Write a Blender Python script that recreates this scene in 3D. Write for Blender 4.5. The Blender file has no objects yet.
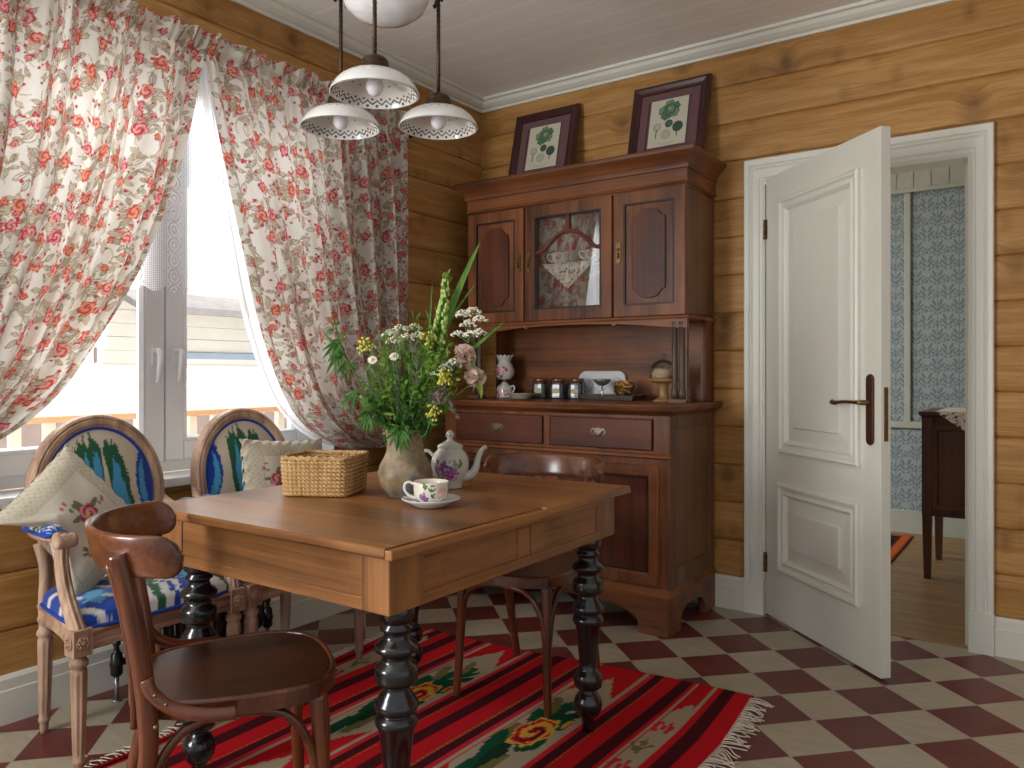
import bpy, bmesh, math, random
import numpy as np
from math import sin, cos, pi, radians, sqrt, atan2
from mathutils import Vector, Matrix, Euler

SC = bpy.context.scene
COL = SC.collection
RNG = random.Random(7)

# ------------------------------------------------------------------ camera
cam_d = bpy.data.cameras.new('camera')
cam = bpy.data.objects.new('camera', cam_d)
COL.objects.link(cam)
cam.location = (2.7823, -3.6955, 1.14)
cam.rotation_euler = (radians(90), 0, radians(34.92))
cam_d.sensor_fit = 'HORIZONTAL'
cam_d.sensor_width = 36.0
cam_d.lens = 36.0 * 777.26 / 1024.0
cam_d.shift_y = -(384 - 372.42) / 1024.0
cam_d.clip_start = 0.02
SC.camera = cam

# ------------------------------------------------------------------ view
SC.view_settings.view_transform = 'Standard'
SC.view_settings.look = 'None'
SC.view_settings.gamma = 1.0
SC.view_settings.use_curve_mapping = False
SC.view_settings.exposure = 0.12

# ------------------------------------------------------------------ sky, sun, window daylight and an added fill lamp
world = bpy.data.worlds.new('sky')
SC.world = world
world.use_nodes = True
bg = world.node_tree.nodes['Background']
bg.inputs['Color'].default_value = (0.86, 0.92, 1.0, 1)
bg.inputs['Strength'].default_value = 0.6

def lamp(name, kind, energy, loc, target=None, rot=None, size=1.0, size_y=None, color=(1, 1, 1), angle=None):
    d = bpy.data.lights.new(name, kind)
    d.energy = energy
    d.color = color
    if kind == 'AREA':
        d.shape = 'RECTANGLE' if size_y else 'SQUARE'
        d.size = size
        if size_y:
            d.size_y = size_y
    if angle is not None:
        d.angle = angle
    o = bpy.data.objects.new(name, d)
    COL.objects.link(o)
    o.location = loc
    if target is not None:
        o.rotation_euler = (Vector(target) - Vector(loc)).to_track_quat('-Z', 'Y').to_euler()
    elif rot is not None:
        o.rotation_euler = rot
    return o

lamp('sun', 'SUN', 9.0, (6, 6, 8), target=(6 - 6.5, 6 - 2.2, 8 - 8.5), color=(1.0, 0.96, 0.9), angle=radians(1.0))
# the sky above the garden, shining down through the window
lamp('sky_light', 'AREA', 430.0, (-2.0, -1.95, 3.6), target=(0.4, -1.95, 1.0), size=3.2, size_y=1.6, color=(0.9, 0.95, 1.0))
# added fill lamp behind the camera, as if from an unseen window
lamp('added_fill_light', 'AREA', 150.0, (0.04, -4.75, 1.5), target=(2.2, -2.6, 2.25), size=1.5, size_y=1.5, color=(0.95, 0.98, 1.0))
# daylight of the window in the hall
lamp('hall_window_light', 'AREA', 6.0, (0.2, 1.3, 1.7), target=(2.3, 2.2, 1.0), size=1.1, size_y=1.3, color=(0.97, 0.98, 1.0))

# ------------------------------------------------------------------ small helpers
def lin(c):
    c = c / 255.0
    return c / 12.92 if c <= 0.04045 else ((c + 0.055) / 1.055) ** 2.4

def C(r, g, b):
    return (lin(r), lin(g), lin(b), 1.0)

def tag(o, label=None, cat=None, group=None, kind=None):
    if label: o['label'] = label
    if cat: o['category'] = cat
    if group: o['group'] = group
    if kind: o['kind'] = kind
    return o

def thing(name, label, cat, loc=(0, 0, 0), rz=0.0, group=None, rot=None):
    o = bpy.data.objects.new(name, None)
    o.empty_display_size = 0.05
    COL.objects.link(o)
    o.location = loc
    o.rotation_euler = rot if rot else (0, 0, rz)
    return tag(o, label, cat, group)

def kids(o):
    return [c for c in bpy.data.objects if c.parent == o]

def copy_tree(o, parent=None, tree=None):
    if tree is None:
        tree = {}
        for c in bpy.data.objects:
            if c.parent: tree.setdefault(c.parent.name, []).append(c)
    c = o.copy()
    COL.objects.link(c)
    c.parent = parent
    for ch in tree.get(o.name, []):
        copy_tree(ch, c, tree)
    return c

T = Matrix.Translation
def R(a, ax): return Matrix.Rotation(a, 4, ax)
def RD(a, ax): return Matrix.Rotation(radians(a), 4, ax)
def SCL(x, y, z): return Matrix.Diagonal((x, y, z, 1))

def smooth_path(pts, n=8, closed=False):
    """Catmull-Rom through the points."""
    P = [Vector(p) for p in pts]
    out = []
    m = len(P)
    rng = range(m) if closed else range(m - 1)
    for i in rng:
        if closed:
            p0, p1, p2, p3 = P[(i - 1) % m], P[i], P[(i + 1) % m], P[(i + 2) % m]
        else:
            p0, p1, p2, p3 = P[max(i - 1, 0)], P[i], P[i + 1], P[min(i + 2, m - 1)]
        for k in range(n):
            t = k / n
            out.append(0.5 * ((2 * p1) + (p2 - p0) * t + (2 * p0 - 5 * p1 + 4 * p2 - p3) * t * t + (3 * p1 - p0 - 3 * p2 + p3) * t ** 3))
    if not closed: out.append(P[-1].copy())
    return out

class MB:
    def __init__(s):
        s.v = []; s.f = []; s.sm = []
    def add(s, vs, fs, M=None, smooth=False):
        o = len(s.v)
        if M is not None:
            vs = [tuple(M @ Vector(v)) for v in vs]
        s.v += [tuple(v) for v in vs]
        s.f += [tuple(i + o for i in f) for f in fs]
        s.sm += [smooth] * len(fs)
        return s
    def box(s, x0, x1, y0, y1, z0, z1, M=None):
        vs = [(x0, y0, z0), (x1, y0, z0), (x1, y1, z0), (x0, y1, z0), (x0, y0, z1), (x1, y0, z1), (x1, y1, z1), (x0, y1, z1)]
        return s.add(vs, [(3, 2, 1, 0), (4, 5, 6, 7), (0, 1, 5, 4), (1, 2, 6, 5), (2, 3, 7, 6), (3, 0, 4, 7)], M)
    def loft(s, rings, M=None, smooth=False, cap=True, closed=True):
        n = len(rings[0]); vs = []; fs = []
        for r in rings: vs += [tuple(p) for p in r]
        for i in range(len(rings) - 1):
            for j in range(n if closed else n - 1):
                a = i * n + j; b = i * n + (j + 1) % n
                fs.append((a, b, b + n, a + n))
        k = len(fs)
        s.add(vs, fs, M, smooth)
        if cap:
            o = len(s.v) - len(vs)
            s.f.append(tuple(o + j for j in reversed(range(n)))); s.sm.append(False)
            s.f.append(tuple(o + (len(rings) - 1) * n + j for j in range(n))); s.sm.append(False)
        return s
    def rects(s, lst, M=None, cap=True):
        """stack of rectangles (z, x0, x1, y0, y1)"""
        return s.loft([[(a, c, z), (b, c, z), (b, d, z), (a, d, z)] for z, a, b, c, d in lst], M, False, cap)
    def sweep(s, w, h, prof, M=None, back=False):
        """picture-frame moulding in the xz plane; prof = [(inset, y)]"""
        rings = []
        for a, y in prof:
            x, z = w / 2 - a, h / 2 - a
            rings.append([(-x, y, -z), (x, y, -z), (x, y, z), (-x, y, z)])
        return s.loft(rings, M, False, False)
    def lathe(s, prof, n=28, M=None, smooth=True, cap=True):
        rings = [[(r * cos(2 * pi * j / n), r * sin(2 * pi * j / n), z) for j in range(n)] for r, z in prof]
        return s.loft(rings, M, smooth, cap)
    def tube(s, pts, r, n=10, M=None, closed=False, flat=1.0, up=None, cap=True):
        P = [Vector(p) for p in pts]; m = len(P)
        rad = r if isinstance(r, (list, tuple)) else [r] * m
        if callable(r): rad = [r(i / (m - 1)) for i in range(m)]
        rings = []
        ref = Vector(up) if up else None
        prev = None
        for i in range(m):
            if closed: t = P[(i + 1) % m] - P[i - 1]
            else: t = P[min(i + 1, m - 1)] - P[max(i - 1, 0)]
            t.normalize()
            if ref is not None:
                a = ref - t * ref.dot(t)
            elif prev is None:
                q = Vector((0, 0, 1)) if abs(t.z) < 0.9 else Vector((1, 0, 0))
                a = q - t * q.dot(t)
            else:
                a = prev - t * prev.dot(t)
            a.normalize(); prev = a
            b = t.cross(a)
            rings.append([tuple(P[i] + a * (rad[i] * cos(2 * pi * j / n)) + b * (rad[i] * flat * sin(2 * pi * j / n))) for j in range(n)])
        if closed: rings.append(rings[0])
        return s.loft(rings, M, True, cap and not closed)
    def prism(s, poly, a, b, axis='y', M=None):
        """polygon (u, w) pushed from a to b along an axis"""
        if axis == 'y': A = [(u, a, w) for u, w in poly]; B = [(u, b, w) for u, w in poly]
        elif axis == 'x': A = [(a, u, w) for u, w in poly]; B = [(b, u, w) for u, w in poly]
        else: A = [(u, w, a) for u, w in poly]; B = [(u, w, b) for u, w in poly]
        return s.loft([A, B], M)
    def grid(s, nu, nv, fn, M=None, smooth=True, closed_u=False):
        vs = [fn(i / nu, j / nv) for j in range(nv + 1) for i in range(nu + (0 if closed_u else 1))]
        w = nu if closed_u else nu + 1
        fs = []
        for j in range(nv):
            for i in range(nu):
                a = j * w + i; b = j * w + (i + 1) % w
                fs.append((a, b, b + w, a + w))
        return s.add(vs, fs, M, smooth)
    def ball(s, c, r, n=12, m=8, M=None, sc=(1, 1, 1)):
        c = Vector(c)
        prof = [(max(sin(pi * k / m), 1e-4) * r, -cos(pi * k / m) * r) for k in range(m + 1)]
        rings = [[(c.x + q * cos(2 * pi * j / n) * sc[0], c.y + q * sin(2 * pi * j / n) * sc[1], c.z + z * sc[2]) for j in range(n)] for q, z in prof]
        return s.loft(rings, M, True, False)
    def build(s, name, mat, parent=None, bevel=0.0, seg=2, solid=0.0, sub=0, fix=True):
        me = bpy.data.meshes.new(name)
        me.from_pydata(s.v, [], s.f)
        me.polygons.foreach_set('use_smooth', s.sm)
        if fix:
            bm = bmesh.new(); bm.from_mesh(me)
            bmesh.ops.recalc_face_normals(bm, faces=bm.faces)
            bm.to_mesh(me); bm.free()
        me.update()
        o = bpy.data.objects.new(name, me)
        COL.objects.link(o)
        if mat is not None:
            for m in (mat if isinstance(mat, (list, tuple)) else [mat]): me.materials.append(m)
        if parent is not None: o.parent = parent
        if solid:
            k = o.modifiers.new('thickness', 'SOLIDIFY'); k.thickness = solid; k.offset = 0
        if bevel:
            k = o.modifiers.new('edge', 'BEVEL'); k.width = bevel; k.segments = seg; k.limit_method = 'ANGLE'; k.angle_limit = radians(38)
        if sub:
            k = o.modifiers.new('soft', 'SUBSURF'); k.levels = sub; k.render_levels = sub
        return o

def np_grid(name, X, Y, Z, col, mat, parent=None, alpha=None):
    """a dense cloth or print: arrays of shape (nv, nu) and a colour per point"""
    nv, nu = X.shape
    v = np.stack([X, Y, Z], -1).reshape(-1, 3)
    a = (np.arange(nv - 1)[:, None] * nu + np.arange(nu - 1)[None, :]).reshape(-1)
    f = np.stack([a, a + 1, a + nu + 1, a + nu], -1)
    me = bpy.data.meshes.new(name)
    me.vertices.add(len(v)); me.vertices.foreach_set('co', v.astype(np.float32).ravel())
    me.loops.add(f.size); me.loops.foreach_set('vertex_index', f.astype(np.int32).ravel())
    me.polygons.add(len(f)); me.polygons.foreach_set('loop_start', np.arange(0, f.size, 4, dtype=np.int32))
    me.polygons.foreach_set('use_smooth', np.ones(len(f), dtype=bool))
    me.update(calc_edges=True); me.validate()
    if col is not None:
        at = me.color_attributes.new('dye', 'FLOAT_COLOR', 'POINT')
        c = np.ones((len(v), 4), np.float32)
        c[:, :3] = srgb2lin(np.asarray(col, float).reshape(-1, 3))
        at.data.foreach_set('color', c.ravel())
    o = bpy.data.objects.new(name, me)
    COL.objects.link(o)
    me.materials.append(mat)
    if parent is not None: o.parent = parent
    return o

def srgb2lin(c):
    c = np.clip(c / 255.0, 0, 1)
    return np.where(c <= 0.04045, c / 12.92, ((c + 0.055) / 1.055) ** 2.4)

# ------------------------------------------------------------------ shader helper
class Sh:
    def __init__(s, name):
        s.m = bpy.data.materials.new(name); s.m.use_nodes = True
        s.t = s.m.node_tree; s.b = s.t.nodes['Principled BSDF']; s.out = s.t.nodes['Material Output']
    def link(s, v, sock):
        if v is None: return
        if isinstance(v, bpy.types.NodeSocket): s.t.links.new(v, sock)
        elif isinstance(v, (tuple, list)) and len(v) == 3 and sock.type == 'RGBA': sock.default_value = (*v, 1)
        else: sock.default_value = v
    def node(s, typ, ins=None, out=0, **props):
        n = s.t.nodes.new(typ)
        for k, v in props.items(): setattr(n, k, v)
        for k, v in (ins or {}).items(): s.link(v, n.inputs[k])
        return n.outputs[out]
    def math(s, op, a, b=None, c=None, clamp=False):
        return s.node('ShaderNodeMath', {0: a, 1: b, 2: c}, operation=op, use_clamp=clamp)
    def coord(s, kind='Object'):
        n = s.t.nodes.new('ShaderNodeTexCoord'); return n.outputs[kind]
    def map(s, v, scale=(1, 1, 1), loc=(0, 0, 0), rot=(0, 0, 0)):
        return s.node('ShaderNodeMapping', {'Vector': v, 'Scale': scale, 'Location': loc, 'Rotation': rot})
    def noise(s, v, scale=5, detail=3, rough=0.55, dist=0.0, out='Fac'):
        return s.node('ShaderNodeTexNoise', {'Vector': v, 'Scale': scale, 'Detail': detail, 'Roughness': rough, 'Distortion': dist}, out=out)
    def voro(s, v, scale=5, feature='F1', out='Distance', rand=1.0):
        return s.node('ShaderNodeTexVoronoi', {'Vector': v, 'Scale': scale, 'Randomness': rand}, out=out, feature=feature)
    def wave(s, v, scale=5, dist=0.0, ds=1.0, bands='X', detail=2):
        return s.node('ShaderNodeTexWave', {'Vector': v, 'Scale': scale, 'Distortion': dist, 'Detail Scale': ds, 'Detail': detail}, out='Fac', bands_direction=bands)
    def mix(s, f, a, b, blend='MIX'):
        n = s.t.nodes.new('ShaderNodeMix'); n.data_type = 'RGBA'; n.blend_type = blend
        s.link(f, n.inputs[0]); s.link(a, n.inputs[6]); s.link(b, n.inputs[7])
        return n.outputs[2]
    def ramp(s, f, stops, interp='LINEAR'):
        n = s.t.nodes.new('ShaderNodeValToRGB'); s.link(f, n.inputs[0])
        e = n.color_ramp.elements; n.color_ramp.interpolation = interp
        while len(e) < len(stops): e.new(0.5)
        for k, (p, c) in enumerate(stops):
            e[k].position = p; e[k].color = c if not isinstance(c, (int, float)) else (c, c, c, 1)
        return n.outputs[0]
    def sep(s, v):
        n = s.t.nodes.new('ShaderNodeSeparateXYZ'); s.link(v, n.inputs[0]); return n.outputs
    def comb(s, x, y, z):
        return s.node('ShaderNodeCombineXYZ', {0: x, 1: y, 2: z})
    def attr(s, name='dye'):
        return s.node('ShaderNodeAttribute', None, out='Color', attribute_name=name)
    def rnd(s):
        return s.node('ShaderNodeObjectInfo', None, out='Random')
    def bump(s, h, strength=0.3, dist=0.002):
        n = s.node('ShaderNodeBump', {'Height': h, 'Strength': strength, 'Distance': dist}, out='Normal')
        s.link(n, s.b.inputs['Normal']); return s
    def set(s, **k):
        names = dict(color='Base Color', rough='Roughness', metal='Metallic', spec='Specular IOR Level', coat='Coat Weight', coatr='Coat Roughness',
                     trans='Transmission Weight', ior='IOR', sheen='Sheen Weight', alpha='Alpha', sss='Subsurface Weight', emit='Emission Color', emits='Emission Strength')
        for a, v in k.items(): s.link(v, s.b.inputs[names[a]])
        return s

MATS = {}
def plain(name, col, rough=0.5, metal=0.0, var=0.06, scale=6.0, bump=0.0, bscale=60.0, **k):
    if name in MATS: return MATS[name]
    h = Sh(name); v = h.coord()
    n = h.noise(v, scale, 3)
    d = tuple(c * (1 - var) for c in col[:3]) + (1,); l = tuple(min(1, c * (1 + var)) for c in col[:3]) + (1,)
    h.set(color=h.ramp(n, [(0.3, d), (0.7, l)]), rough=rough, metal=metal, **k)
    if bump: h.bump(h.noise(v, bscale, 2), bump, 0.002)
    MATS[name] = h.m
    return h.m

def wood(name, dark, light, axis='x', scale=1.0, rough=0.4, coat=0.0, grain=1.0, bump=0.08, spec=0.4):
    key = name + '_' + axis
    if key in MATS: return MATS[key]
    h = Sh(key); v = h.coord()
    off = h.math('MULTIPLY', h.rnd(), 17.0)
    v = h.node('ShaderNodeVectorMath', {0: v, 1: h.comb(off, off, off)}, operation='ADD')
    k = {'x': (0.06, 1, 1), 'y': (1, 0.06, 1), 'z': (1, 1, 0.06)}[axis]
    st = h.map(v, tuple(q * scale for q in k))
    n1 = h.noise(st, 9, 5, 0.6, 0.6)
    n2 = h.noise(h.map(v, tuple(q * scale * (1 if q == 1 else 0.5) for q in k)), 70, 3, 0.7)
    big = h.noise(v, 2.2 * scale, 3)
    f = h.math('ADD', h.math('MULTIPLY', n1, 0.7), h.math('MULTIPLY', n2, 0.3 * grain))
    f = h.math('ADD', f, h.math('MULTIPLY', h.math('SUBTRACT', big, 0.5), 0.5))
    mid = tuple((a + b) / 2 for a, b in zip(dark, light))
    c = h.ramp(f, [(0.31, dark), (0.5, mid), (0.69, light)])
    h.set(color=c, rough=h.math('ADD', rough - 0.06, h.math('MULTIPLY', n1, 0.12)), coat=coat, coatr=0.18, spec=spec)
    h.bump(f, bump, 0.002)
    MATS[key] = h.m
    return h.m
# ------------------------------------------------------------------ materials of the room
def pine_wall(name, axis, z0, pitch, c1, c2, c3):
    """oiled pine planks: grain along the plank, another piece of the tree in every plank, knots"""
    h = Sh(name); v = h.coord()
    x, y, z = h.sep(v)
    u = x if axis == 'x' else y
    k = h.math('FLOOR', h.math('DIVIDE', h.math('SUBTRACT', z, z0), pitch))
    r = h.node('ShaderNodeTexWhiteNoise', {'W': k}, out='Value', noise_dimensions='1D')
    u2 = h.math('ADD', u, h.math('MULTIPLY', r, 23.0))
    p = h.comb(u2, h.math('MULTIPLY', r, 9.0), z)
    kn = h.voro(h.map(p, (3.6, 1, 2.9)), 1.0, out='Distance')
    swirl = h.math('SUBTRACT', 1.0, h.math('MULTIPLY', kn, 3.2), clamp=True)
    zz = h.math('ADD', z, h.math('MULTIPLY', swirl, 0.05))
    p2 = h.comb(h.math('MULTIPLY', u2, 0.8), h.math('MULTIPLY', r, 9.0), h.math('MULTIPLY', zz, 9.0))
    g = h.noise(p2, 2.6, 5, 0.62, 0.5)
    fine = h.noise(h.comb(h.math('MULTIPLY', u2, 3.0), r, h.math('MULTIPLY', zz, 90.0)), 2.0, 3, 0.6)
    f = h.math('ADD', h.math('MULTIPLY', g, 0.62), h.math('MULTIPLY', fine, 0.38))
    col = h.ramp(f, [(0.27, c1), (0.5, c2), (0.72, c3)])
    col = h.mix(h.math('MULTIPLY', h.math('SUBTRACT', r, 0.35, clamp=True), 0.45), col, c1)
    spot = h.ramp(kn, [(0.05, 0.75), (0.13, 0.38), (0.28, 0.0)])
    speck = h.noise(p, 14, 3)
    k2 = h.ramp(h.voro(h.map(p, (7.5, 1, 4.6), loc=(3.3, 0, 1.7)), 1.0), [(0.04, 0.5), (0.15, 0.25), (0.30, 0.0)])
    spot = h.math('MAXIMUM', spot, k2)
    spot = h.math('MULTIPLY', spot, h.math('ADD', 0.35, speck), clamp=True)
    col = h.mix(spot, col, tuple(q * 0.34 for q in c1[:3]) + (1,))
    h.set(color=col, rough=0.52, spec=0.3)
    h.bump(f, 0.12, 0.003)
    return h.m

M_wall_b = pine_wall('oiled pine planks', 'x', 0.142, 0.1838, C(140, 94, 46), C(180, 132, 73), C(208, 166, 106))
M_wall_l = pine_wall('oiled pine planks of the window wall', 'y', 0.106, 0.189, C(140, 94, 46), C(180, 132, 73), C(208, 166, 106))
M_white = plain('white satin paint', C(226, 225, 212), 0.38, var=0.02, scale=3, spec=0.45)
M_upvc = plain('white plastic window profile', C(225, 226, 226), 0.3, var=0.01)

def floor_mat():
    h = Sh('checkered cement tile'); v = h.coord()
    x, y, z = h.sep(v)
    ts = 0.2051; a = radians(-44.06)
    c, s_ = cos(a), sin(a)
    dx = h.math('SUBTRACT', x, 1.5412); dy = h.math('SUBTRACT', y, -0.1806)
    U = h.math('DIVIDE', h.math('ADD', h.math('MULTIPLY', dx, c), h.math('MULTIPLY', dy, s_)), ts)
    V = h.math('DIVIDE', h.math('SUBTRACT', h.math('MULTIPLY', dx, s_), h.math('MULTIPLY', dy, c)), ts)
    fu, fv = h.math('FLOOR', U), h.math('FLOOR', V)
    par = h.math('FLOORED_MODULO', h.math('ADD', fu, fv), 2.0)
    dark = h.math('GREATER_THAN', par, 0.5)
    cell = h.node('ShaderNodeTexWhiteNoise', {'Vector': h.comb(fu, fv, 0.0)}, out='Value', noise_dimensions='2D')
    st = h.noise(h.map(v, (3, 14, 3), rot=(0, 0, 0.5)), 3.0, 4, 0.6)
    lightc = h.ramp(st, [(0.25, C(166, 155, 132)), (0.75, C(186, 175, 152))])
    darkc = h.ramp(st, [(0.25, C(96, 42, 40)), (0.75, C(116, 54, 50))])
    col = h.mix(dark, lightc, darkc)
    col = h.mix(h.math('MULTIPLY', cell, 0.16), col, C(84, 70, 58))
    def edge(q):
        w = h.math('FRACT', q)
        return h.math('MINIMUM', w, h.math('SUBTRACT', 1.0, w))
    e = h.math('MINIMUM', edge(U), edge(V))
    grout = h.math('LESS_THAN', e, 0.009)
    col = h.mix(grout, col, C(168, 158, 138))
    h.set(color=col, rough=h.math('ADD', 0.30, h.math('MULTIPLY', h.noise(v, 8, 3), 0.14)), spec=0.42)
    h.bump(h.math('SMOOTH_MIN', e, 0.02, 0.01), 0.5, 0.004)
    return h.m

def ceiling_mat():
    h = Sh('painted ceiling boards'); v = h.coord()
    x, y, z = h.sep(v)
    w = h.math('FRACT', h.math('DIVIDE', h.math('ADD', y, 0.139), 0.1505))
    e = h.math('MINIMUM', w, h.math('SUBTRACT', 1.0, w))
    col = h.mix(h.math('LESS_THAN', e, 0.042), h.ramp(h.noise(h.map(v, (1, 8, 1)), 3, 3), [(0.3, C(240, 237, 230)), (0.7, C(245, 242, 236))]), C(253, 250, 243))  # whiter joint lines painted in for bevelled edges that catch light
    h.set(color=col, rough=0.5)
    h.bump(h.math('MINIMUM', e, 0.04), 0.6, 0.02)
    return h.m

# ------------------------------------------------------------------ the shell
def struct(o): o['kind'] = 'structure'; return o

mb = MB(); mb.box(-0.22, 4.8, -5.6, 0.02, -0.10, 0.0)
struct(mb.build('floor', floor_mat()))

def plank_profile(a, b):
    return [(a, -0.012), (a + 0.006, -0.004), (a + 0.022, 0.0), ((a + b) / 2, 0.0015), (b - 0.022, 0.0), (b - 0.006, -0.004), (b, -0.012)]

def plank_wall(name, mat, axis, z0, pitch, lo, hi, hole, thick, ztop=2.75):
    mb = MB(); k = -1
    while z0 + k * pitch < ztop:
        a, b = z0 + k * pitch, z0 + (k + 1) * pitch; k += 1
        a2, b2 = max(a, 0.0), min(b, ztop)
        if b2 - a2 < 0.01: continue
        def piece(p, q, za, zb):
            if zb - za < 0.004: return
            pr = [(min(max(z, za), zb), d) for z, d in plank_profile(a, b)]
            pr = [w for i, w in enumerate(pr) if i == 0 or w[0] > pr[i - 1][0] + 1e-5]
            if len(pr) < 2: return
            if axis == 'x':
                poly = [(-d, z) for z, d in pr] + [(thick, zb), (thick, za)]
                mb.prism(poly, p, q, 'x')
            else:
                poly = [(d, z) for z, d in pr] + [(-thick, zb), (-thick, za)]
                mb.prism(poly, p, q, 'y')
        h0, h1, hz0, hz1 = hole
        piece(lo, h0, a2, b2); piece(h1, hi, a2, b2)
        piece(h0, h1, a2, min(b2, hz0)); piece(h0, h1, max(a2, hz1), b2)
    return struct(mb.build(name, mat))

plank_wall('wall_back', M_wall_b, 'x', 0.142, 0.1838, -0.22, 4.8, (1.642, 2.514, 0.0, 2.048), 0.12)
plank_wall('wall_left', M_wall_l, 'y', 0.106, 0.189, -5.6, 0.1, (-2.72, -1.17, 0.700, 2.42), 0.20).location.x = -0.02
plank_wall('wall_right', M_wall_l, 'y', 0.106, 0.189, -1.3, 0.0, (9, 9.1, 0, 0), 0.2).location.x = 4.75
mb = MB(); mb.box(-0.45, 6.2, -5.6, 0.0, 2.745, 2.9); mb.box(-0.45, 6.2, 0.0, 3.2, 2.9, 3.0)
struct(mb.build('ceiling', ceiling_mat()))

# cornice: one moulding along each wall, mitred in the corner
CP = [(0.0, 2.682), (0.012, 2.682), (0.014, 2.694), (0.030, 2.700), (0.046, 2.712), (0.056, 2.728), (0.072, 2.732), (0.074, 2.745), (0.0, 2.745)]
mb = MB(); mb.loft([[(d - 0.02, -5.6, z) for d, z in CP], [(d - 0.02, -d, z) for d, z in CP]])
struct(mb.build('trim_1', M_white))
mb = MB(); mb.loft([[(d - 0.02, -d, z) for d, z in CP], [(4.8, -d, z) for d, z in CP]])
struct(mb.build('trim_2', M_white))
BP = [(0.0, 0.0), (0.022, 0.0), (0.022, 0.108), (0.019, 0.112), (0.019, 0.145), (0.012, 0.156), (0.0, 0.156)]
mb = MB(); mb.loft([[(d - 0.02, -5.6, z) for d, z in BP], [(d - 0.02, -d, z) for d, z in BP]])
struct(mb.build('baseboard_left', M_white))
mb = MB(); mb.loft([[(d - 0.02, -d, z) for d, z in BP], [(1.567, -d, z) for d, z in BP]]); mb.loft([[(2.583, -d, z) for d, z in BP], [(4.8, -d, z) for d, z in BP]])
struct(mb.build('baseboard_back', M_white))

# door casing: moulded boards round the opening, plinth blocks, jamb lining
XL, XR, ZT = 1.660, 2.496, 2.030
mb = MB()
cas = [(-0.006, 0.0), (-0.006, 0.014), (0.006, 0.018), (0.010, 0.012), (0.020, 0.012), (0.024, 0.017), (0.052, 0.018), (0.058, 0.024), (0.066, 0.018), (0.070, 0.026), (0.088, 0.028), (0.093, 0.024), (0.093, 0.0)]
mb.loft([[(XL - o, -d, 0.0) for o, d in cas], [(XL - o, -d, ZT + o * 1.28) for o, d in cas], [(XR + o * 0.93, -d, ZT + o * 1.28) for o, d in cas], [(XR + o * 0.93, -d, 0.0) for o, d in cas]])
mb.box(XL - 0.094, XL + 0.002, -0.032, 0.0, 0.0, 0.168); mb.box(XR - 0.002, XR + 0.088, -0.032, 0.0, 0.0, 0.168)
mb.box(XL - 0.018, XL + 0.006, 0.0, 0.12, 0, ZT + 0.018); mb.box(XR - 0.006, XR + 0.018, 0.0, 0.12, 0, ZT + 0.018); mb.box(XL - 0.018, XR + 0.018, 0.0, 0.12, ZT - 0.006, ZT + 0.018)
mb.box(XL + 0.006, XL + 0.02, 0.045, 0.10, 0, ZT - 0.006); mb.box(XR - 0.02, XR - 0.006, 0.045, 0.10, 0, ZT - 0.006)
struct(mb.build('trim_3', M_white, bevel=0.0015))

# ------------------------------------------------------------------ the door leaf, standing open into the kitchen
door = thing('door_1', 'white panelled door standing open into the kitchen', 'door', (1.672, -0.022, 0.0), radians(-43.0))
door['kind'] = 'structure'
mb = MB(); mb.box(0.0, 0.80, 0.0, 0.042, 0.010, 2.05)
mb.build('door_slab', M_white, door, bevel=0.002)
def raised_panel(cx, cz, w, h, parent):
    for side in (0, 1):
        M = T((cx, 0, cz)) if side == 0 else T((cx, 0.042, cz)) @ R(pi, 'Z')
        mb = MB()
        mb.sweep(w, h, [(0.0, 0.002), (0.0, -0.016), (0.008, -0.022), (0.018, -0.020), (0.024, -0.012), (0.034, -0.010), (0.046, -0.016), (0.054, -0.008), (0.060, 0.000)], M)
        mb.sweep(w - 0.12, h - 0.12, [(0.0, 0.001), (0.055, -0.006), (0.060, -0.016), (0.064, -0.016)], M)
        a, b = (w - 0.12) / 2 - 0.064, (h - 0.12) / 2 - 0.064
        mb.box(-a, a, -0.016, 0.0, -b, b, M)
        mb.build('door_panel', M_white, parent)
raised_panel(0.408, 1.350, 0.560, 1.145, door)
raised_panel(0.404, 0.440, 0.568, 0.400, door)
M_bronze = plain('dark bronze', C(92, 58, 44), 0.38, 0.55, var=0.15, scale=20)
M_brass = plain('aged brass', C(130, 104, 66), 0.36, 0.85, var=0.15, scale=20)
mb = MB()
ol = [(0.021 * cos(a), 0.113 + 0.021 * sin(a)) for a in np.linspace(0, pi, 9)] + [(0.021 * cos(a), -0.113 + 0.021 * sin(a)) for a in np.linspace(pi, 2 * pi, 9)]
mb.prism(ol, -0.009, 0.001)
hd = mb.build('door_handle', M_bronze, door, bevel=0.004); hd.location = (0.745, 0, 1.0)
mb = MB(); mb.tube(smooth_path([(0, -0.006, 0.027), (0, -0.045, 0.027), (-0.02, -0.052, 0.027), (-0.09, -0.052, 0.027), (-0.15, -0.05, 0.021), (-0.168, -0.05, 0.024)]), [0.010] * 9 + [0.008] * 8 + [0.0065] * 14 + [0.009] * 9 + [0.011], 10)
lv = mb.build('lever', M_brass, hd)
lv['label'] = 'brass lever'
mb = MB(); mb.box(0.799, 0.8025, 0.013, 0.029, 0.885, 1.085); mb.box(0.802, 0.806, 0.016, 0.026, 0.965, 0.99)
lk = mb.build('lock_plate', M_brass, door, bevel=0.001)
lk['label'] = 'brass lock plate on the door edge'
for z in (1.81, 0.25):
    mb = MB()
    for k in range(3): mb.lathe([(0.0068, z - 0.045 + k * 0.031), (0.0068, z - 0.016 + k * 0.031)], 10, T((-0.006, -0.004, 0)))
    mb.box(-0.004, 0.012, -0.001, 0.002, z - 0.045, z + 0.046)
    mb.build('hinge', M_brass, door)

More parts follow.
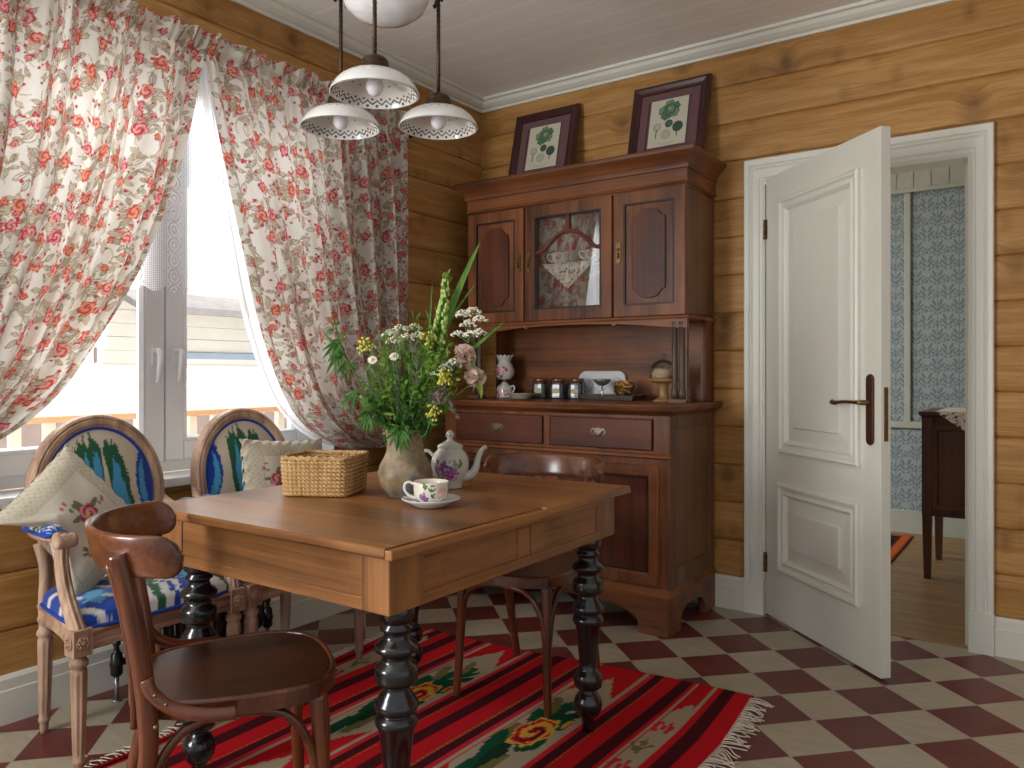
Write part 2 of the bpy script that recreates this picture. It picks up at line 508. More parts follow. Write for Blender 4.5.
# ------------------------------------------------------------------ the window
win = thing('window_1', 'white two-sash window behind the flowered curtains', 'window', (0, 0, 0)); win['kind'] = 'structure'
Y0_, Y1_, YM = -2.72, -1.17, -1.947
mb = MB()
for a in ((Y0_, Y0_ + 0.05), (Y1_ - 0.05, Y1_)): mb.box(-0.205, -0.135, *a, 0.742, 2.42)
for a in ((0.742, 0.79), (2.37, 2.42)): mb.box(-0.205, -0.135, Y0_, Y1_, *a)
mb.build('window_frame', M_upvc, win, bevel=0.004)
def glass_mat(name='window glass', tint=(1, 1, 1), base=0.0):
    h = Sh(name)
    tr = h.node('ShaderNodeBsdfTransparent', {'Color': (*tint, 1)}, out=0)
    gl = h.node('ShaderNodeBsdfGlossy', {'Roughness': h.math('MULTIPLY', h.noise(h.coord(), 3), 0.03)}, out=0)
    lw = h.node('ShaderNodeLayerWeight', {'Blend': 0.25}, out='Fresnel')
    mx = h.t.nodes.new('ShaderNodeMixShader')
    h.link(h.math('ADD', base, h.math('MULTIPLY', lw, 0.75)), mx.inputs[0]); h.link(tr, mx.inputs[1]); h.link(gl, mx.inputs[2])
    h.link(mx.outputs[0], h.out.inputs[0])
    return h.m
M_glass = glass_mat()
for (a, b, hy) in ((Y0_ + 0.045, YM - 0.003, YM - 0.045), (YM + 0.003, Y1_ - 0.045, YM + 0.045)):
    mb = MB(); w = 0.078; z0, z1 = 0.785, 2.375
    for q in ((a, a + w), (b - w, b)): mb.box(-0.195, -0.122, *q, z0, z1)
    for q in ((z0, z0 + w), (z1 - w, z1)): mb.box(-0.195, -0.122, a + w, b - w, *q)
    sash = mb.build('sash', M_upvc, win, bevel=0.006)
    mb = MB(); mb.sweep(b - a - 2 * w + 0.002, z1 - z0 - 2 * w + 0.002, [(0, 0), (0.0, 0.016), (0.012, 0.02), (0.02, 0.0)], T((-0.14, (a + b) / 2, (z0 + z1) / 2)) @ R(-pi / 2, 'Z'))
    mb.build('glazing_bead', M_upvc, sash)
    mb = MB(); mb.box(-0.166, -0.162, a + w - 0.004, b - w + 0.004, z0 + w - 0.004, z1 - w + 0.004)
    mb.build('pane', M_glass, sash)
    mb = MB()
    mb.box(-0.124, -0.112, hy - 0.015, hy + 0.015, 1.17, 1.25)
    mb.tube([(-0.113, hy, 1.225), (-0.088, hy, 1.225), (-0.080, hy, 1.215), (-0.078, hy - 0.004, 1.17), (-0.080, hy - 0.012, 1.10)], [0.011, 0.012, 0.013, 0.011, 0.008], 10)
    mb.build('handle', M_upvc, sash, bevel=0.003)
mb = MB(); mb.rects([(0.706, -0.13, 0.048, Y0_ - 0.06, Y1_ + 0.06), (0.742, -0.13, 0.052, Y0_ - 0.06, Y1_ + 0.06)])
mb.build('window_sill', M_upvc, win, bevel=0.006)
mb = MB()
for a in ((Y0_ - 0.002, Y0_ + 0.006), (Y1_ - 0.006, Y1_ + 0.002)): mb.box(-0.14, -0.002, *a, 0.742, 2.42)
mb.box(-0.14, -0.002, Y0_, Y1_, 2.414, 2.422)
mb.build('reveal_lining', M_upvc, win)

# ------------------------------------------------------------------ outside: terrace and the neighbouring house
M_bright = plain('bleached white boards', C(240, 238, 232), 0.7, var=0.02)
M_tan = plain('pale larch handrail', C(222, 180, 142), 0.6, var=0.06)
mb = MB(); mb.box(-9.5, -0.22, -9, 5, -0.5, -0.35)
struct(mb.build('terrace_ground', plain('pale terrace', C(226, 222, 214), 0.8, var=0.05)))
rail = thing('terrace_railing', 'white baluster railing with wooden handrail outside the window', 'railing', (-1.9, -2.0, -0.35))
rail['kind'] = 'thing'
mb = MB(); mb.box(-0.05, 0.05, -3.6, 4.6, 1.205, 1.245); mb.build('handrail', M_tan, rail, bevel=0.006)
mb = MB(); mb.box(-0.04, 0.04, -3.6, 4.6, 0.0, 1.03); mb.build('parapet', M_bright, rail, bevel=0.006)
for k in range(46):
    mb = MB(); y = -3.5 + k * 0.178
    mb.box(-0.025, 0.025, y - 0.026, y + 0.026, 1.03, 1.205)
    mb.build('baluster', M_bright, rail)
house = thing('neighbouring_house', 'sunlit white boarded house beyond the terrace railing', 'house', (-6.2, -1.5, -0.35))
M_dk = plain('grey brown panel', C(112, 100, 96), 0.8, var=0.1)  # dark grey-brown colour of the base wall and slots
mb = MB()
for k in range(18): mb.box(-0.1, 0.0 + 0.006 * (k % 2), -6, 7, 0.95 + k * 0.16, 0.95 + (k + 1) * 0.16 - 0.004)
mb.build('wall', M_bright, house)
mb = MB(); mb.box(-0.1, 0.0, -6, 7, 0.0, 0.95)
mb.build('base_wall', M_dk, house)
mb = MB(); mb.prism([(-0.1, 2.25), (0.55, 2.05), (0.55, 2.13), (-0.1, 2.38)], -2.3, 7.0); 
eave = MB()
eave.loft([[(-0.1, 2.6, 2.42), (0.5, 2.6, 2.20), (0.5, 2.6, 2.27), (-0.1, 2.6, 2.52)], [(-0.1, 7, 2.42), (0.5, 7, 2.20), (0.5, 7, 2.27), (-0.1, 7, 2.52)]])
eave.build('eave', plain('grey shingle', C(120, 118, 120), 0.8, var=0.15), house)
mb = MB(); mb.box(0.0, 0.03, 3.3, 7, 1.66, 1.74); mb.build('window_band', plain('blue glass band', C(172, 190, 212), 0.3), house)
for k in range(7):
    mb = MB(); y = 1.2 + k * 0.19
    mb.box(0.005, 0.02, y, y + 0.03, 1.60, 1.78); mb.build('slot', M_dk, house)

# ------------------------------------------------------------------ the hall behind the door
def planks_floor():
    h = Sh('oak floorboards'); v = h.coord(); x, y, z = h.sep(v)
    k = h.math('FLOOR', h.math('DIVIDE', y, 0.115))
    r = h.node('ShaderNodeTexWhiteNoise', {'W': k}, out='Value', noise_dimensions='1D')
    p = h.comb(h.math('ADD', h.math('MULTIPLY', x, 1.6), h.math('MULTIPLY', r, 31.0)), h.math('MULTIPLY', y, 18.0), r)
    g = h.noise(p, 1.6, 5, 0.6, 0.4)
    col = h.ramp(g, [(0.3, C(96, 70, 40)), (0.5, C(140, 108, 66)), (0.7, C(160, 128, 82))])
    w = h.math('FRACT', h.math('DIVIDE', y, 0.115))
    col = h.mix(h.math('LESS_THAN', w, 0.025), col, C(80, 56, 32))
    h.set(color=col, rough=0.42); h.bump(g, 0.1, 0.002)
    return h.m
mb = MB(); mb.box(-0.3, 4.6, 0.02, 2.6, -0.1, 0.002)
struct(mb.build('floor_hall', planks_floor()))
mb = MB(); mb.box(1.62, 2.53, 0.012, 0.03, -0.01, 0.004)
struct(mb.build('trim_4', plain('wooden threshold', C(160, 126, 84), 0.5)))
HY = 2.45
def wallpaper(X, Z):
    base = np.empty(X.shape + (3,)); base[:] = (160, 169, 167)
    base += (np.sin(X * 310) * 2)[..., None]
    ink = np.array((118, 132, 138.0))
    px, pz = 0.132, 0.205
    def paint(mask, c=ink, a=1.0): base[mask] = base[mask] * (1 - a) + c * a
    for half in (0, 1):
        u = ((X / px + 0.5 * half + 0.5) % 1 - 0.5) * px
        w = ((Z / pz + 0.5 * half + 0.5) % 1 - 0.5) * pz
        if half == 0: paint(np.abs(u) < 0.0032)
        # flower head: fan of petals
        r = np.hypot(u, (w - 0.035)); a = np.arctan2(w - 0.035, u)
        paint((r < 0.030 + 0.007 * np.cos(7 * a)) & (r > 0.020) & (w > 0.02), ink)
        paint((r < 0.012), ink)
        for s in (-1, 1):
            for (cx, cz, an, L, W) in ((0.020, -0.012, 1.05, 0.026, 0.0085), (0.018, -0.050, 1.0, 0.024, 0.0080), (0.034, -0.034, 0.75, 0.018, 0.0065), (0.017, -0.082, 0.9, 0.016, 0.006)):
                du, dw = s * u - cx, w - cz
                p = du * np.cos(an) + dw * np.sin(an); q = -du * np.sin(an) + dw * np.cos(an)
                paint((p / L) ** 2 + (q / W) ** 2 < 1, ink)
    return base
xs = np.arange(1.2, 3.4, 0.0055); zs = np.arange(0.0, 2.75, 0.0055)
Xg, Zg = np.meshgrid(xs, zs)
def dyed(name, rough=0.8, weave=0.0, wscale=600, translucent=0.0, sheen=0.0, spec=0.2, coat=0.0):
    h = Sh(name); c = h.attr()
    v = h.coord()
    n = h.noise(v, 90, 2)
    c = h.mix(0.10, c, h.ramp(n, [(0.3, (0.55, 0.55, 0.55, 1)), (0.7, (1, 1, 1, 1))]), 'MULTIPLY')
    h.set(color=c, rough=rough, sheen=sheen, spec=spec, coat=coat)
    if weave: h.bump(h.math('ADD', h.wave(v, wscale / 6.28, bands='X'), h.wave(v, wscale / 6.28, bands='Z')), weave, 0.0008)
    if translucent:
        tl = h.node('ShaderNodeBsdfTranslucent', {'Color': c}, out=0)
        mx = h.t.nodes.new('ShaderNodeMixShader'); mx.inputs[0].default_value = translucent
        h.link(h.b.outputs[0], mx.inputs[1]); h.link(tl, mx.inputs[2]); h.link(mx.outputs[0], h.out.inputs[0])
    return h.m
struct(np_grid('wall_hall', Xg, np.full_like(Xg, HY), Zg, wallpaper(Xg, Zg), dyed('printed wallpaper')))
mb = MB(); mb.box(1.2, 3.4, HY + 0.001, HY + 0.1, 0, 2.9); mb.box(1.2, 3.4, HY - 0.012, HY, 2.44, 2.9)
for k in range(20): mb.box(1.2 + k * 0.11, 1.2 + k * 0.11 + 0.104, HY - 0.02, HY - 0.012, 2.44, 2.9)
M_hallw = plain('grey green hall paint', C(176, 178, 165), 0.5)
struct(mb.build('wall_hall_boarding', M_hallw))
for nm, z0, z1, d in (('trim_5', 2.415, 2.445, 0.03), ('trim_6', 0.745, 0.79, 0.02), ('baseboard_hall', 0.0, 0.16, 0.022)):
    mb = MB(); mb.box(1.2, 3.4, HY - d, HY, z0, z1)
    struct(mb.build(nm, M_hallw, bevel=0.003))
mb = MB(); mb.box(1.905, 1.945, HY - 0.016, HY, 0.79, 2.415)
struct(mb.build('trim_7', M_hallw, bevel=0.003))
mb = MB(); mb.box(3.0, 3.1, 0.12, HY, 0, 2.9)
struct(mb.build('wall_hall_right', plain('pale hall paint', C(178, 184, 182), 0.8)))
# ------------------------------------------------------------------ the old hutch cabinet
W1, W2 = C(60, 30, 15), C(150, 90, 50)
def cw(ax): return wood('stained cabinet wood', W1, W2, ax, 1.0, 0.46, 0.06)
def cs(ax): return wood('worn cabinet side', C(70, 44, 28), C(132, 92, 62), ax, 1.0, 0.5, 0.05)
def cd(ax): return wood('dark cabinet panel', C(56, 25, 15), C(112, 58, 34), ax, 1.0, 0.46, 0.06)
M_line = plain('black inlay line', C(28, 18, 15), 0.5)
cab = thing('hutch_cabinet', 'tall red-brown wooden hutch cabinet with glazed middle door and open niche', 'cabinet', (0.7915, 0.0, 0.0))
HW = 0.6235
# lower carcass
mb = MB(); mb.box(-HW + 0.02, HW - 0.002, -0.545, -0.02, 0.185, 0.955)
mb.build('lower_carcass', cs('z'), cab, bevel=0.003)
mb = MB()
foot = [(-0.634, 0), (-0.49, 0), (-0.49, 0.055), (-0.475, 0.075), (-0.44, 0.088), (-0.40, 0.10), (-0.3, 0.112), (-0.1, 0.118), (0.1, 0.118), (0.3, 0.112), (0.40, 0.10), (0.44, 0.088), (0.475, 0.075), (0.49, 0.055), (0.49, 0), (0.634, 0), (0.634, 0.165), (-0.634, 0.165)]
mb.prism(foot, -0.585, -0.555)
side = [(-0.585, 0), (-0.44, 0), (-0.44, 0.05), (-0.42, 0.075), (-0.38, 0.095), (-0.22, 0.095), (-0.18, 0.075), (-0.16, 0.05), (-0.16, 0), (-0.02, 0), (-0.02, 0.165), (-0.585, 0.165)]
side = [(max(y, -0.5551), z) for y, z in side]
mb.prism(side, 0.604, 0.6339, 'x'); mb.prism(side, -0.6339, -0.604, 'x')
mb.box(-0.62, 0.62, -0.57, -0.02, 0.13, 0.165)
mb.build('plinth', cw('x'), cab, bevel=0.003)
mb = MB()
mb.rects([(0.163, -0.640, 0.640, -0.590, -0.012), (0.172, -0.640, 0.640, -0.590, -0.012), (0.180, -0.632, 0.632, -0.578, -0.014), (0.190, -0.628, 0.628, -0.568, -0.016), (0.198, -0.624, 0.624, -0.558, -0.018)])
mb.build('base_moulding', cw('x'), cab)
# right and left framed side panels
for s in (-1, 1):
    mb = MB()
    x0, x1 = sorted((s * (HW - 0.003), s * (HW + 0.006)))
    mb.box(x0, x1, -0.5555, -0.485, 0.198, 0.95); mb.box(x0, x1, -0.085, -0.02, 0.198, 0.95)
    mb.box(x0, x1, -0.485, -0.085, 0.198, 0.28); mb.box(x0, x1, -0.485, -0.085, 0.89, 0.95)
    mb.build('side_frame', cs('z'), cab, bevel=0.003)
# front frame
def fx(wx): return wx - 0.7915
mb = MB()
YF = -0.556
XS = fx(1.345)
mb.box(XS, HW - 0.001, YF, -0.54, 0.191, 0.951); mb.box(-HW + 0.001, -XS, YF, -0.54, 0.191, 0.951)
mb.box(-0.017, 0.017, YF, -0.54, 0.795, 0.935); mb.box(-0.017, 0.017, YF, -0.54, 0.205, 0.73)
for za, zb in ((0.935, 0.951), (0.73, 0.795), (0.191, 0.205)): mb.box(-XS, XS, YF, -0.54, za, zb)
mb.build('front_frame', cw('z'), cab, bevel=0.002)
mb = MB(); mb.rects([(0.762, -0.634, 0.634, -0.566, -0.545), (0.768, -0.640, 0.640, -0.574, -0.545), (0.778, -0.640, 0.640, -0.574, -0.545), (0.785, -0.630, 0.630, -0.560, -0.545)])
mb.build('waist_moulding', cw('x'), cab)
def pull_handle(parent):
    mb = MB()
    ol = [(0.040, 0), (0.034, 0.010), (0.030, 0.016), (0.018, 0.014), (0, 0.018), (-0.018, 0.014), (-0.030, 0.016), (-0.034, 0.010), (-0.040, 0), (-0.034, -0.010), (-0.026, -0.016), (0, -0.013), (0.026, -0.016), (0.034, -0.010)]
    mb.prism(ol, -0.004, 0.0)
    mb.tube(smooth_path([(-0.026, -0.004, 0.004), (-0.024, -0.018, -0.004), (-0.012, -0.022, -0.012), (0.012, -0.022, -0.012), (0.024, -0.018, -0.004), (0.026, -0.004, 0.004)], 5), 0.0035, 8)
    mb.ball((-0.026, -0.006, 0.004), 0.005, 8, 6); mb.ball((0.026, -0.006, 0.004), 0.005, 8, 6)
    return mb.build('pull', plain('tarnished pewter', C(150, 140, 120), 0.36, 0.85, var=0.2, scale=40), parent)
for s in (-1, 1):
    cx = s * 0.285
    mb = MB(); mb.box(-0.262, 0.262, -0.012, 0.012, -0.0675, 0.0675)
    d = mb.build('drawer', cd('x'), cab, bevel=0.004); d.location = (cx, -0.552, 0.865)
    p = pull_handle(d); p.location = (0, -0.0125, 0.006); p['label'] = 'pewter drop pull'
    # cupboard door below
    mb = MB(); w, h = 0.565, 0.525
    mb.sweep(w, h, [(0.0, 0.014), (0.0, -0.012), (0.004, -0.014), (0.044, -0.014), (0.048, -0.010), (0.054, -0.004), (0.054, 0.004)])
    d = mb.build('cupboard_door', cw('z'), cab, bevel=0.001); d.location = (cx + s * 0.012, -0.552, 0.468)
    mb = MB(); mb.box(-w / 2 + 0.05, w / 2 - 0.05, -0.0005, 0.008, -h / 2 + 0.05, h / 2 - 0.05)
    mb.build('door_panel', cd('z'), d)
    mb = MB(); mb.sweep(w - 0.108, h - 0.108, [(0, 0.0), (0, -0.004), (0.007, -0.004), (0.007, 0.0)])
    mb.build('inlay_line', M_line, d)
# worktop
mb = MB()
mb.rects([(0.950, -0.628, 0.628, -0.562, -0.004), (0.957, -0.634, 0.634, -0.570, -0.004), (0.965, -0.650, 0.650, -0.585, -0.004), (0.972, -0.660, 0.660, -0.597, -0.003), (0.992, -0.668, 0.668, -0.603, -0.003), (1.0, -0.664, 0.664, -0.599, -0.003)])
mb.build('worktop', cw('x'), cab)
# niche: back board, rear side boards, column pairs
mb = MB(); mb.box(-HW + 0.031, HW - 0.031, -0.022, -0.004, 1.001, 1.389)
for k in range(3): mb.box(-HW + 0.032, HW - 0.032, -0.025, -0.0225, 1.03 + k * 0.125, 1.145 + k * 0.125)
mb.build('niche_back', cw('x'), cab, bevel=0.002)
for s in (-1, 1):
    x0, x1 = sorted((s * (HW - 0.03), s * HW))
    mb = MB(); mb.box(x0, x1, -0.112, -0.0045, 1.001, 1.389)
    mb.build('niche_side', cw('z'), cab, bevel=0.002)
    xc = s * (HW - 0.035)
    mb = MB(); mb.box(xc - 0.045, xc + 0.04, -0.375, -0.31, 1.0, 1.018); mb.box(xc + s * 0.026 - 0.006, xc + s * 0.026 + 0.006, -0.342, -0.318, 1.018, 1.37)
    mb.build('column_foot', cs('x'), cab, bevel=0.002)
    for k in (-0.026, 0.009):
        mb = MB()
        r = 0.0145
        mb.lathe([(0.017, 1.018), (0.017, 1.050), (0.015, 1.054), (0.017, 1.058), (0.0135, 1.064), (0.0135, 1.345), (0.017, 1.350), (0.014, 1.356), (0.017, 1.362), (0.017, 1.372)], 18, T((xc + s * k, -0.345, 0)))
        mb.build('column', plain('grey brown turned column', C(84, 66, 56), 0.4, var=0.1), cab)
# upper carcass (hollow behind the glazed door)
YU = -0.352
for a, b in ((-HW, -HW + 0.02), (HW - 0.02, HW), (-0.262, -0.246), (0.246, 0.262)):
    mb = MB(); mb.box(a, b, YU, -0.004, 1.411, 1.984); mb.build('upright_board', cs('z'), cab, bevel=0.002)
mb = MB(); mb.box(-HW, HW, YU, -0.004, 1.39, 1.41); mb.box(-HW, HW, YU, -0.004, 1.985, 2.005)
mb.build('upper_boards', cw('x'), cab, bevel=0.002)
mb = MB(); mb.box(-HW + 0.01, HW - 0.01, -0.018, -0.004, 1.40, 2.0)
mb.build('upper_back', cd('x'), cab)
mb = MB(); mb.box(-0.246, 0.246, -0.33, -0.018, 1.672, 1.690)
mb.build('inner_shelf', cw('x'), cab, bevel=0.002)
mb = MB()
ar = [(-0.58, 1.345), (-0.50, 1.352), (-0.40, 1.362), (-0.27, 1.372), (-0.262, 1.364), (-0.246, 1.364), (-0.238, 1.372), (-0.1, 1.378), (0.1, 1.378), (0.238, 1.372), (0.246, 1.364), (0.262, 1.364), (0.27, 1.372), (0.40, 1.362), (0.50, 1.352), (0.58, 1.345)]
mb.prism([(-HW - 0.004, 1.345)] + ar + [(HW + 0.004, 1.345), (HW + 0.004, 1.39), (-HW - 0.004, 1.39)], YU - 0.006, YU + 0.014)
mb.rects([(1.386, -HW - 0.008, HW + 0.008, YU - 0.012, -0.003), (1.392, -HW - 0.012, HW + 0.012, YU - 0.016, -0.003), (1.400, -HW - 0.010, HW + 0.010, YU - 0.014, -0.003), (1.406, -HW, HW, YU - 0.004, -0.003)])
mb.build('bottom_moulding', cw('x'), cab)
def keyplate(parent, x, z):
    mb = MB()
    ol = [(0.010 * cos(a), 0.030 + 0.010 * sin(a)) for a in np.linspace(0, pi, 7)] + [(0.010 * cos(a), -0.030 + 0.010 * sin(a)) for a in np.linspace(pi, 2 * pi, 7)]
    mb.prism(ol, -0.004, 0.0); mb.ball((0, -0.010, 0.012), 0.006, 8, 6); mb.tube([(0, -0.004, 0.0), (0.0, -0.012, -0.004), (0.001, -0.011, -0.022)], 0.0035, 8)
    k = mb.build('key_plate', M_brass, parent); k.location = (x, -0.0145, z); k.scale = (1.25, 1.2, 1.25); k['label'] = 'brass key plate'
def arched(w, h, a, n=10):
    """panel outline with shouldered arches at top and bottom"""
    p = []
    for sg in (1, -1):
        top = [(-w / 2, h / 2 - a * 1.2), (-w / 2 + w * 0.08, h / 2 - a * 1.15), (-w / 2 + w * 0.14, h / 2 - a * 0.8)]
        arc = [(w * 0.34 * sin(t), h / 2 - a * 0.8 + a * 0.8 * cos(t)) for t in np.linspace(-pi / 2, pi / 2, n)]
        q = top + arc + [(-x, z) for x, z in reversed(top)]
        if sg == 1: p += [(-x, z) for x, z in q]
        else: p += [(x, -z) for x, z in q]
    return p
for s in (-1, 1):
    w, h = 0.362, 0.588
    cx = s * 0.4415
    mb = MB(); mb.sweep(w, h, [(0.0, 0.016), (0.0, -0.012), (0.003, -0.014), (0.052, -0.014), (0.056, -0.012), (0.060, -0.004), (0.060, 0.006)])
    d = mb.build('side_door', cw('z'), cab, bevel=0.001); d.location = (cx, -0.356, 1.697)
    mb = MB(); mb.sweep(w - 0.108, h - 0.108, [(0, -0.006), (0, -0.0142), (0.008, -0.0142), (0.008, -0.006)])
    mb.build('inlay_line', M_line, d)
    mb = MB(); mb.box(-w / 2 + 0.05, w / 2 - 0.05, -0.004, 0.008, -h / 2 + 0.05, h / 2 - 0.05)
    mb.build('door_panel', cw('z'), d)
    mb = MB(); ol = arched(0.165, 0.42, 0.035); mb.prism(ol, -0.013, -0.002)
    mb.build('raised_panel', cd('z'), d, bevel=0.005)
    for q in (-0.0855, 0.0855):
        mb = MB(); mb.box(q - 0.003, q + 0.003, -0.006, -0.003, -0.15, 0.15); mb.build('inlay_line', M_line, d)
    keyplate(d, -s * 0.153, 0.012)
w, h = 0.500, 0.588
mb = MB(); mb.sweep(w, h, [(0.0, 0.016), (0.0, -0.012), (0.003, -0.014), (0.056, -0.014), (0.060, -0.012), (0.064, -0.004), (0.064, 0.010)])
gd = mb.build('glazed_door', cw('z'), cab, bevel=0.001); gd.location = (0, -0.356, 1.697)
mb = MB(); mb.sweep(w - 0.114, h - 0.114, [(0, -0.006), (0, -0.0145), (0.008, -0.0145), (0.008, -0.006)])
mb.build('inlay_line', M_line, gd)
mb = MB(); mb.box(-0.19, 0.19, 0.002, 0.006, -0.235, 0.235)
mb.build('pane', glass_mat('cabinet glass', (0.93, 0.94, 0.92), 0.20), gd)
mb = MB()
arc = smooth_path([(-0.188, 0, 0.055), (-0.15, 0, 0.062), (-0.10, 0, 0.105), (-0.05, 0, 0.140), (0, 0, 0.150), (0.05, 0, 0.140), (0.10, 0, 0.105), (0.15, 0, 0.062), (0.188, 0, 0.055)], 5)
mb.tube(arc, 0.013, 8, up=(0, 1, 0), flat=0.8); mb.box(-0.011, 0.011, -0.009, 0.003, 0.148, 0.236)
mb.build('glazing_bar', cd('x'), gd)
keyplate(gd, -0.226, 0.01)
# frieze and cornice
mb = MB()
mb.rects([(2.0, -0.630, 0.630, -0.366, -0.003), (2.008, -0.636, 0.636, -0.372, -0.003), (2.014, -0.630, 0.630, -0.366, -0.003), (2.066, -0.630, 0.630, -0.366, -0.003), (2.070, -0.638, 0.638, -0.374, -0.003), (2.078, -0.640, 0.640, -0.376, -0.003),
          (2.088, -0.640, 0.640, -0.376, -0.003), (2.104, -0.650, 0.650, -0.386, -0.003), (2.120, -0.664, 0.664, -0.402, -0.003), (2.130, -0.676, 0.676, -0.414, -0.003), (2.136, -0.682, 0.682, -0.420, -0.003), (2.150, -0.684, 0.684, -0.422, -0.003), (2.156, -0.680, 0.680, -0.418, -0.003)])
mb.build('cornice', cw('x'), cab)

# ------------------------------------------------------------------ dining table
TW1, TW2 = C(64, 35, 15), C(160, 106, 58)
def tw(ax): return wood('waxed table wood', TW1, TW2, ax, 1.0, 0.38, 0.22, grain=1.6, bump=0.15, spec=0.5)
tab = thing('dining_table', 'brown wooden dining table on black turned legs, standing on the red rug', 'table', (1.196, -1.978, 0.0))
TX, TY = 0.470, 0.552
mb = MB()
mb.rects([(0.752, -TX + 0.004, TX - 0.022, -TY + 0.004, TY - 0.004), (0.757, -TX, TX - 0.020, -TY, TY), (0.770, -TX, TX - 0.020, -TY, TY), (0.775, -TX + 0.004, TX - 0.020, -TY + 0.004, TY - 0.004)])
mb.build('tabletop', tw('x'), tab)
mb = MB(); mb.rects([(0.751, TX - 0.021, TX + 0.001, -TY + 0.001, 0.045), (0.772, TX - 0.021, TX + 0.001, -TY + 0.001, 0.045)]); mb.rects([(0.754, TX - 0.021, TX + 0.002, 0.047, TY - 0.003), (0.7765, TX - 0.021, TX - 0.002, 0.047, TY - 0.006)])
mb.build('edge_strip', tw('y'), tab, bevel=0.003)
AX, AY = 0.428, 0.514
for s in (-1, 1):
    for ax in 'xy':
        mb = MB()
        if ax == 'x':
            y0, y1 = sorted((s * AY, s * (AY - 0.022)))
            mb.box(-AX + 0.02, AX - 0.02, min(y0, y1) + (0.005 if s < 0 else 0), max(y0, y1) - (0.005 if s > 0 else 0), 0.622, 0.752)
            yo = s * AY; ya, yb = sorted((yo, yo - s * 0.012))
            mb.box(-AX, AX, ya, yb, 0.620, 0.650); mb.box(-AX + 0.05, AX - 0.05, ya + 0.001, yb - 0.001, 0.742, 0.752)
            mb.box(-AX + 0.065, -AX + 0.090, ya, yb, 0.650, 0.752); mb.box(AX - 0.125, AX - 0.075, ya, yb, 0.650, 0.752)
            mb.build('apron', tw('x'), tab, bevel=0.003)
        else:
            x0, x1 = sorted((s * AX, s * (AX - 0.022)))
            mb.box(x0 + (0.005 if s < 0 else 0), x1 - (0.005 if s > 0 else 0), -AY + 0.02, AY - 0.02, 0.622, 0.752)
            xo = s * AX; xa, xb = sorted((xo, xo - s * 0.012))
            mb.box(xa, xb, -AY, AY, 0.620, 0.648); mb.box(xa, xb, -AY, AY, 0.728, 0.752)
            for c, hw in ((-AY + 0.125, 0.045), (0.0, 0.028), (0.066, 0.032), (AY - 0.085, 0.010)): mb.box(xa, xb, c - hw, c + hw, 0.648, 0.728)
            mb.build('apron', tw('y'), tab, bevel=0.003)
M_black = plain('black lacquer', C(22, 21, 22), 0.22, var=0.2, coat=0.5, coatr=0.12)
LEG = [(0.0185, 0.0), (0.0205, 0.050), (0.021, 0.054), (0.032, 0.058), (0.041, 0.072), (0.045, 0.092), (0.042, 0.112), (0.031, 0.128), (0.021, 0.134), (0.022, 0.140), (0.034, 0.143), (0.043, 0.150), (0.045, 0.168), (0.045, 0.182), (0.040, 0.192), (0.031, 0.200), (0.027, 0.206),
       (0.028, 0.230), (0.034, 0.290), (0.0405, 0.342), (0.0470, 0.352), (0.0490, 0.362), (0.046, 0.372), (0.037, 0.376), (0.036, 0.380), (0.046, 0.384), (0.050, 0.396), (0.047, 0.406), (0.041, 0.412), (0.041, 0.416), (0.031, 0.428), (0.029, 0.440), (0.033, 0.446),
       (0.047, 0.449), (0.0485, 0.456), (0.0485, 0.478), (0.046, 0.486), (0.035, 0.493), (0.032, 0.503), (0.036, 0.511), (0.049, 0.520), (0.050, 0.528), (0.044, 0.536), (0.032, 0.544), (0.0285, 0.554), (0.030, 0.562), (0.037, 0.566), (0.037, 0.572), (0.029, 0.578), (0.031, 0.584), (0.040, 0.590), (0.041, 0.606), (0.040, 0.63)]
for sx in (-1, 1):
    for sy in (-1, 1):
        mb = MB(); mb.box(-0.042, 0.042, -0.056, 0.056, 0.6205, 0.752, T((sx * (AX - 0.041), sy * (AY - 0.055), 0)))
        mb.build('corner_block', tw('z'), tab, bevel=0.003)
        mb = MB(); mb.lathe(LEG, 32, T((sx * (AX - 0.052), sy * (AY - 0.078), 0)))
        mb.build('leg', M_black, tab)

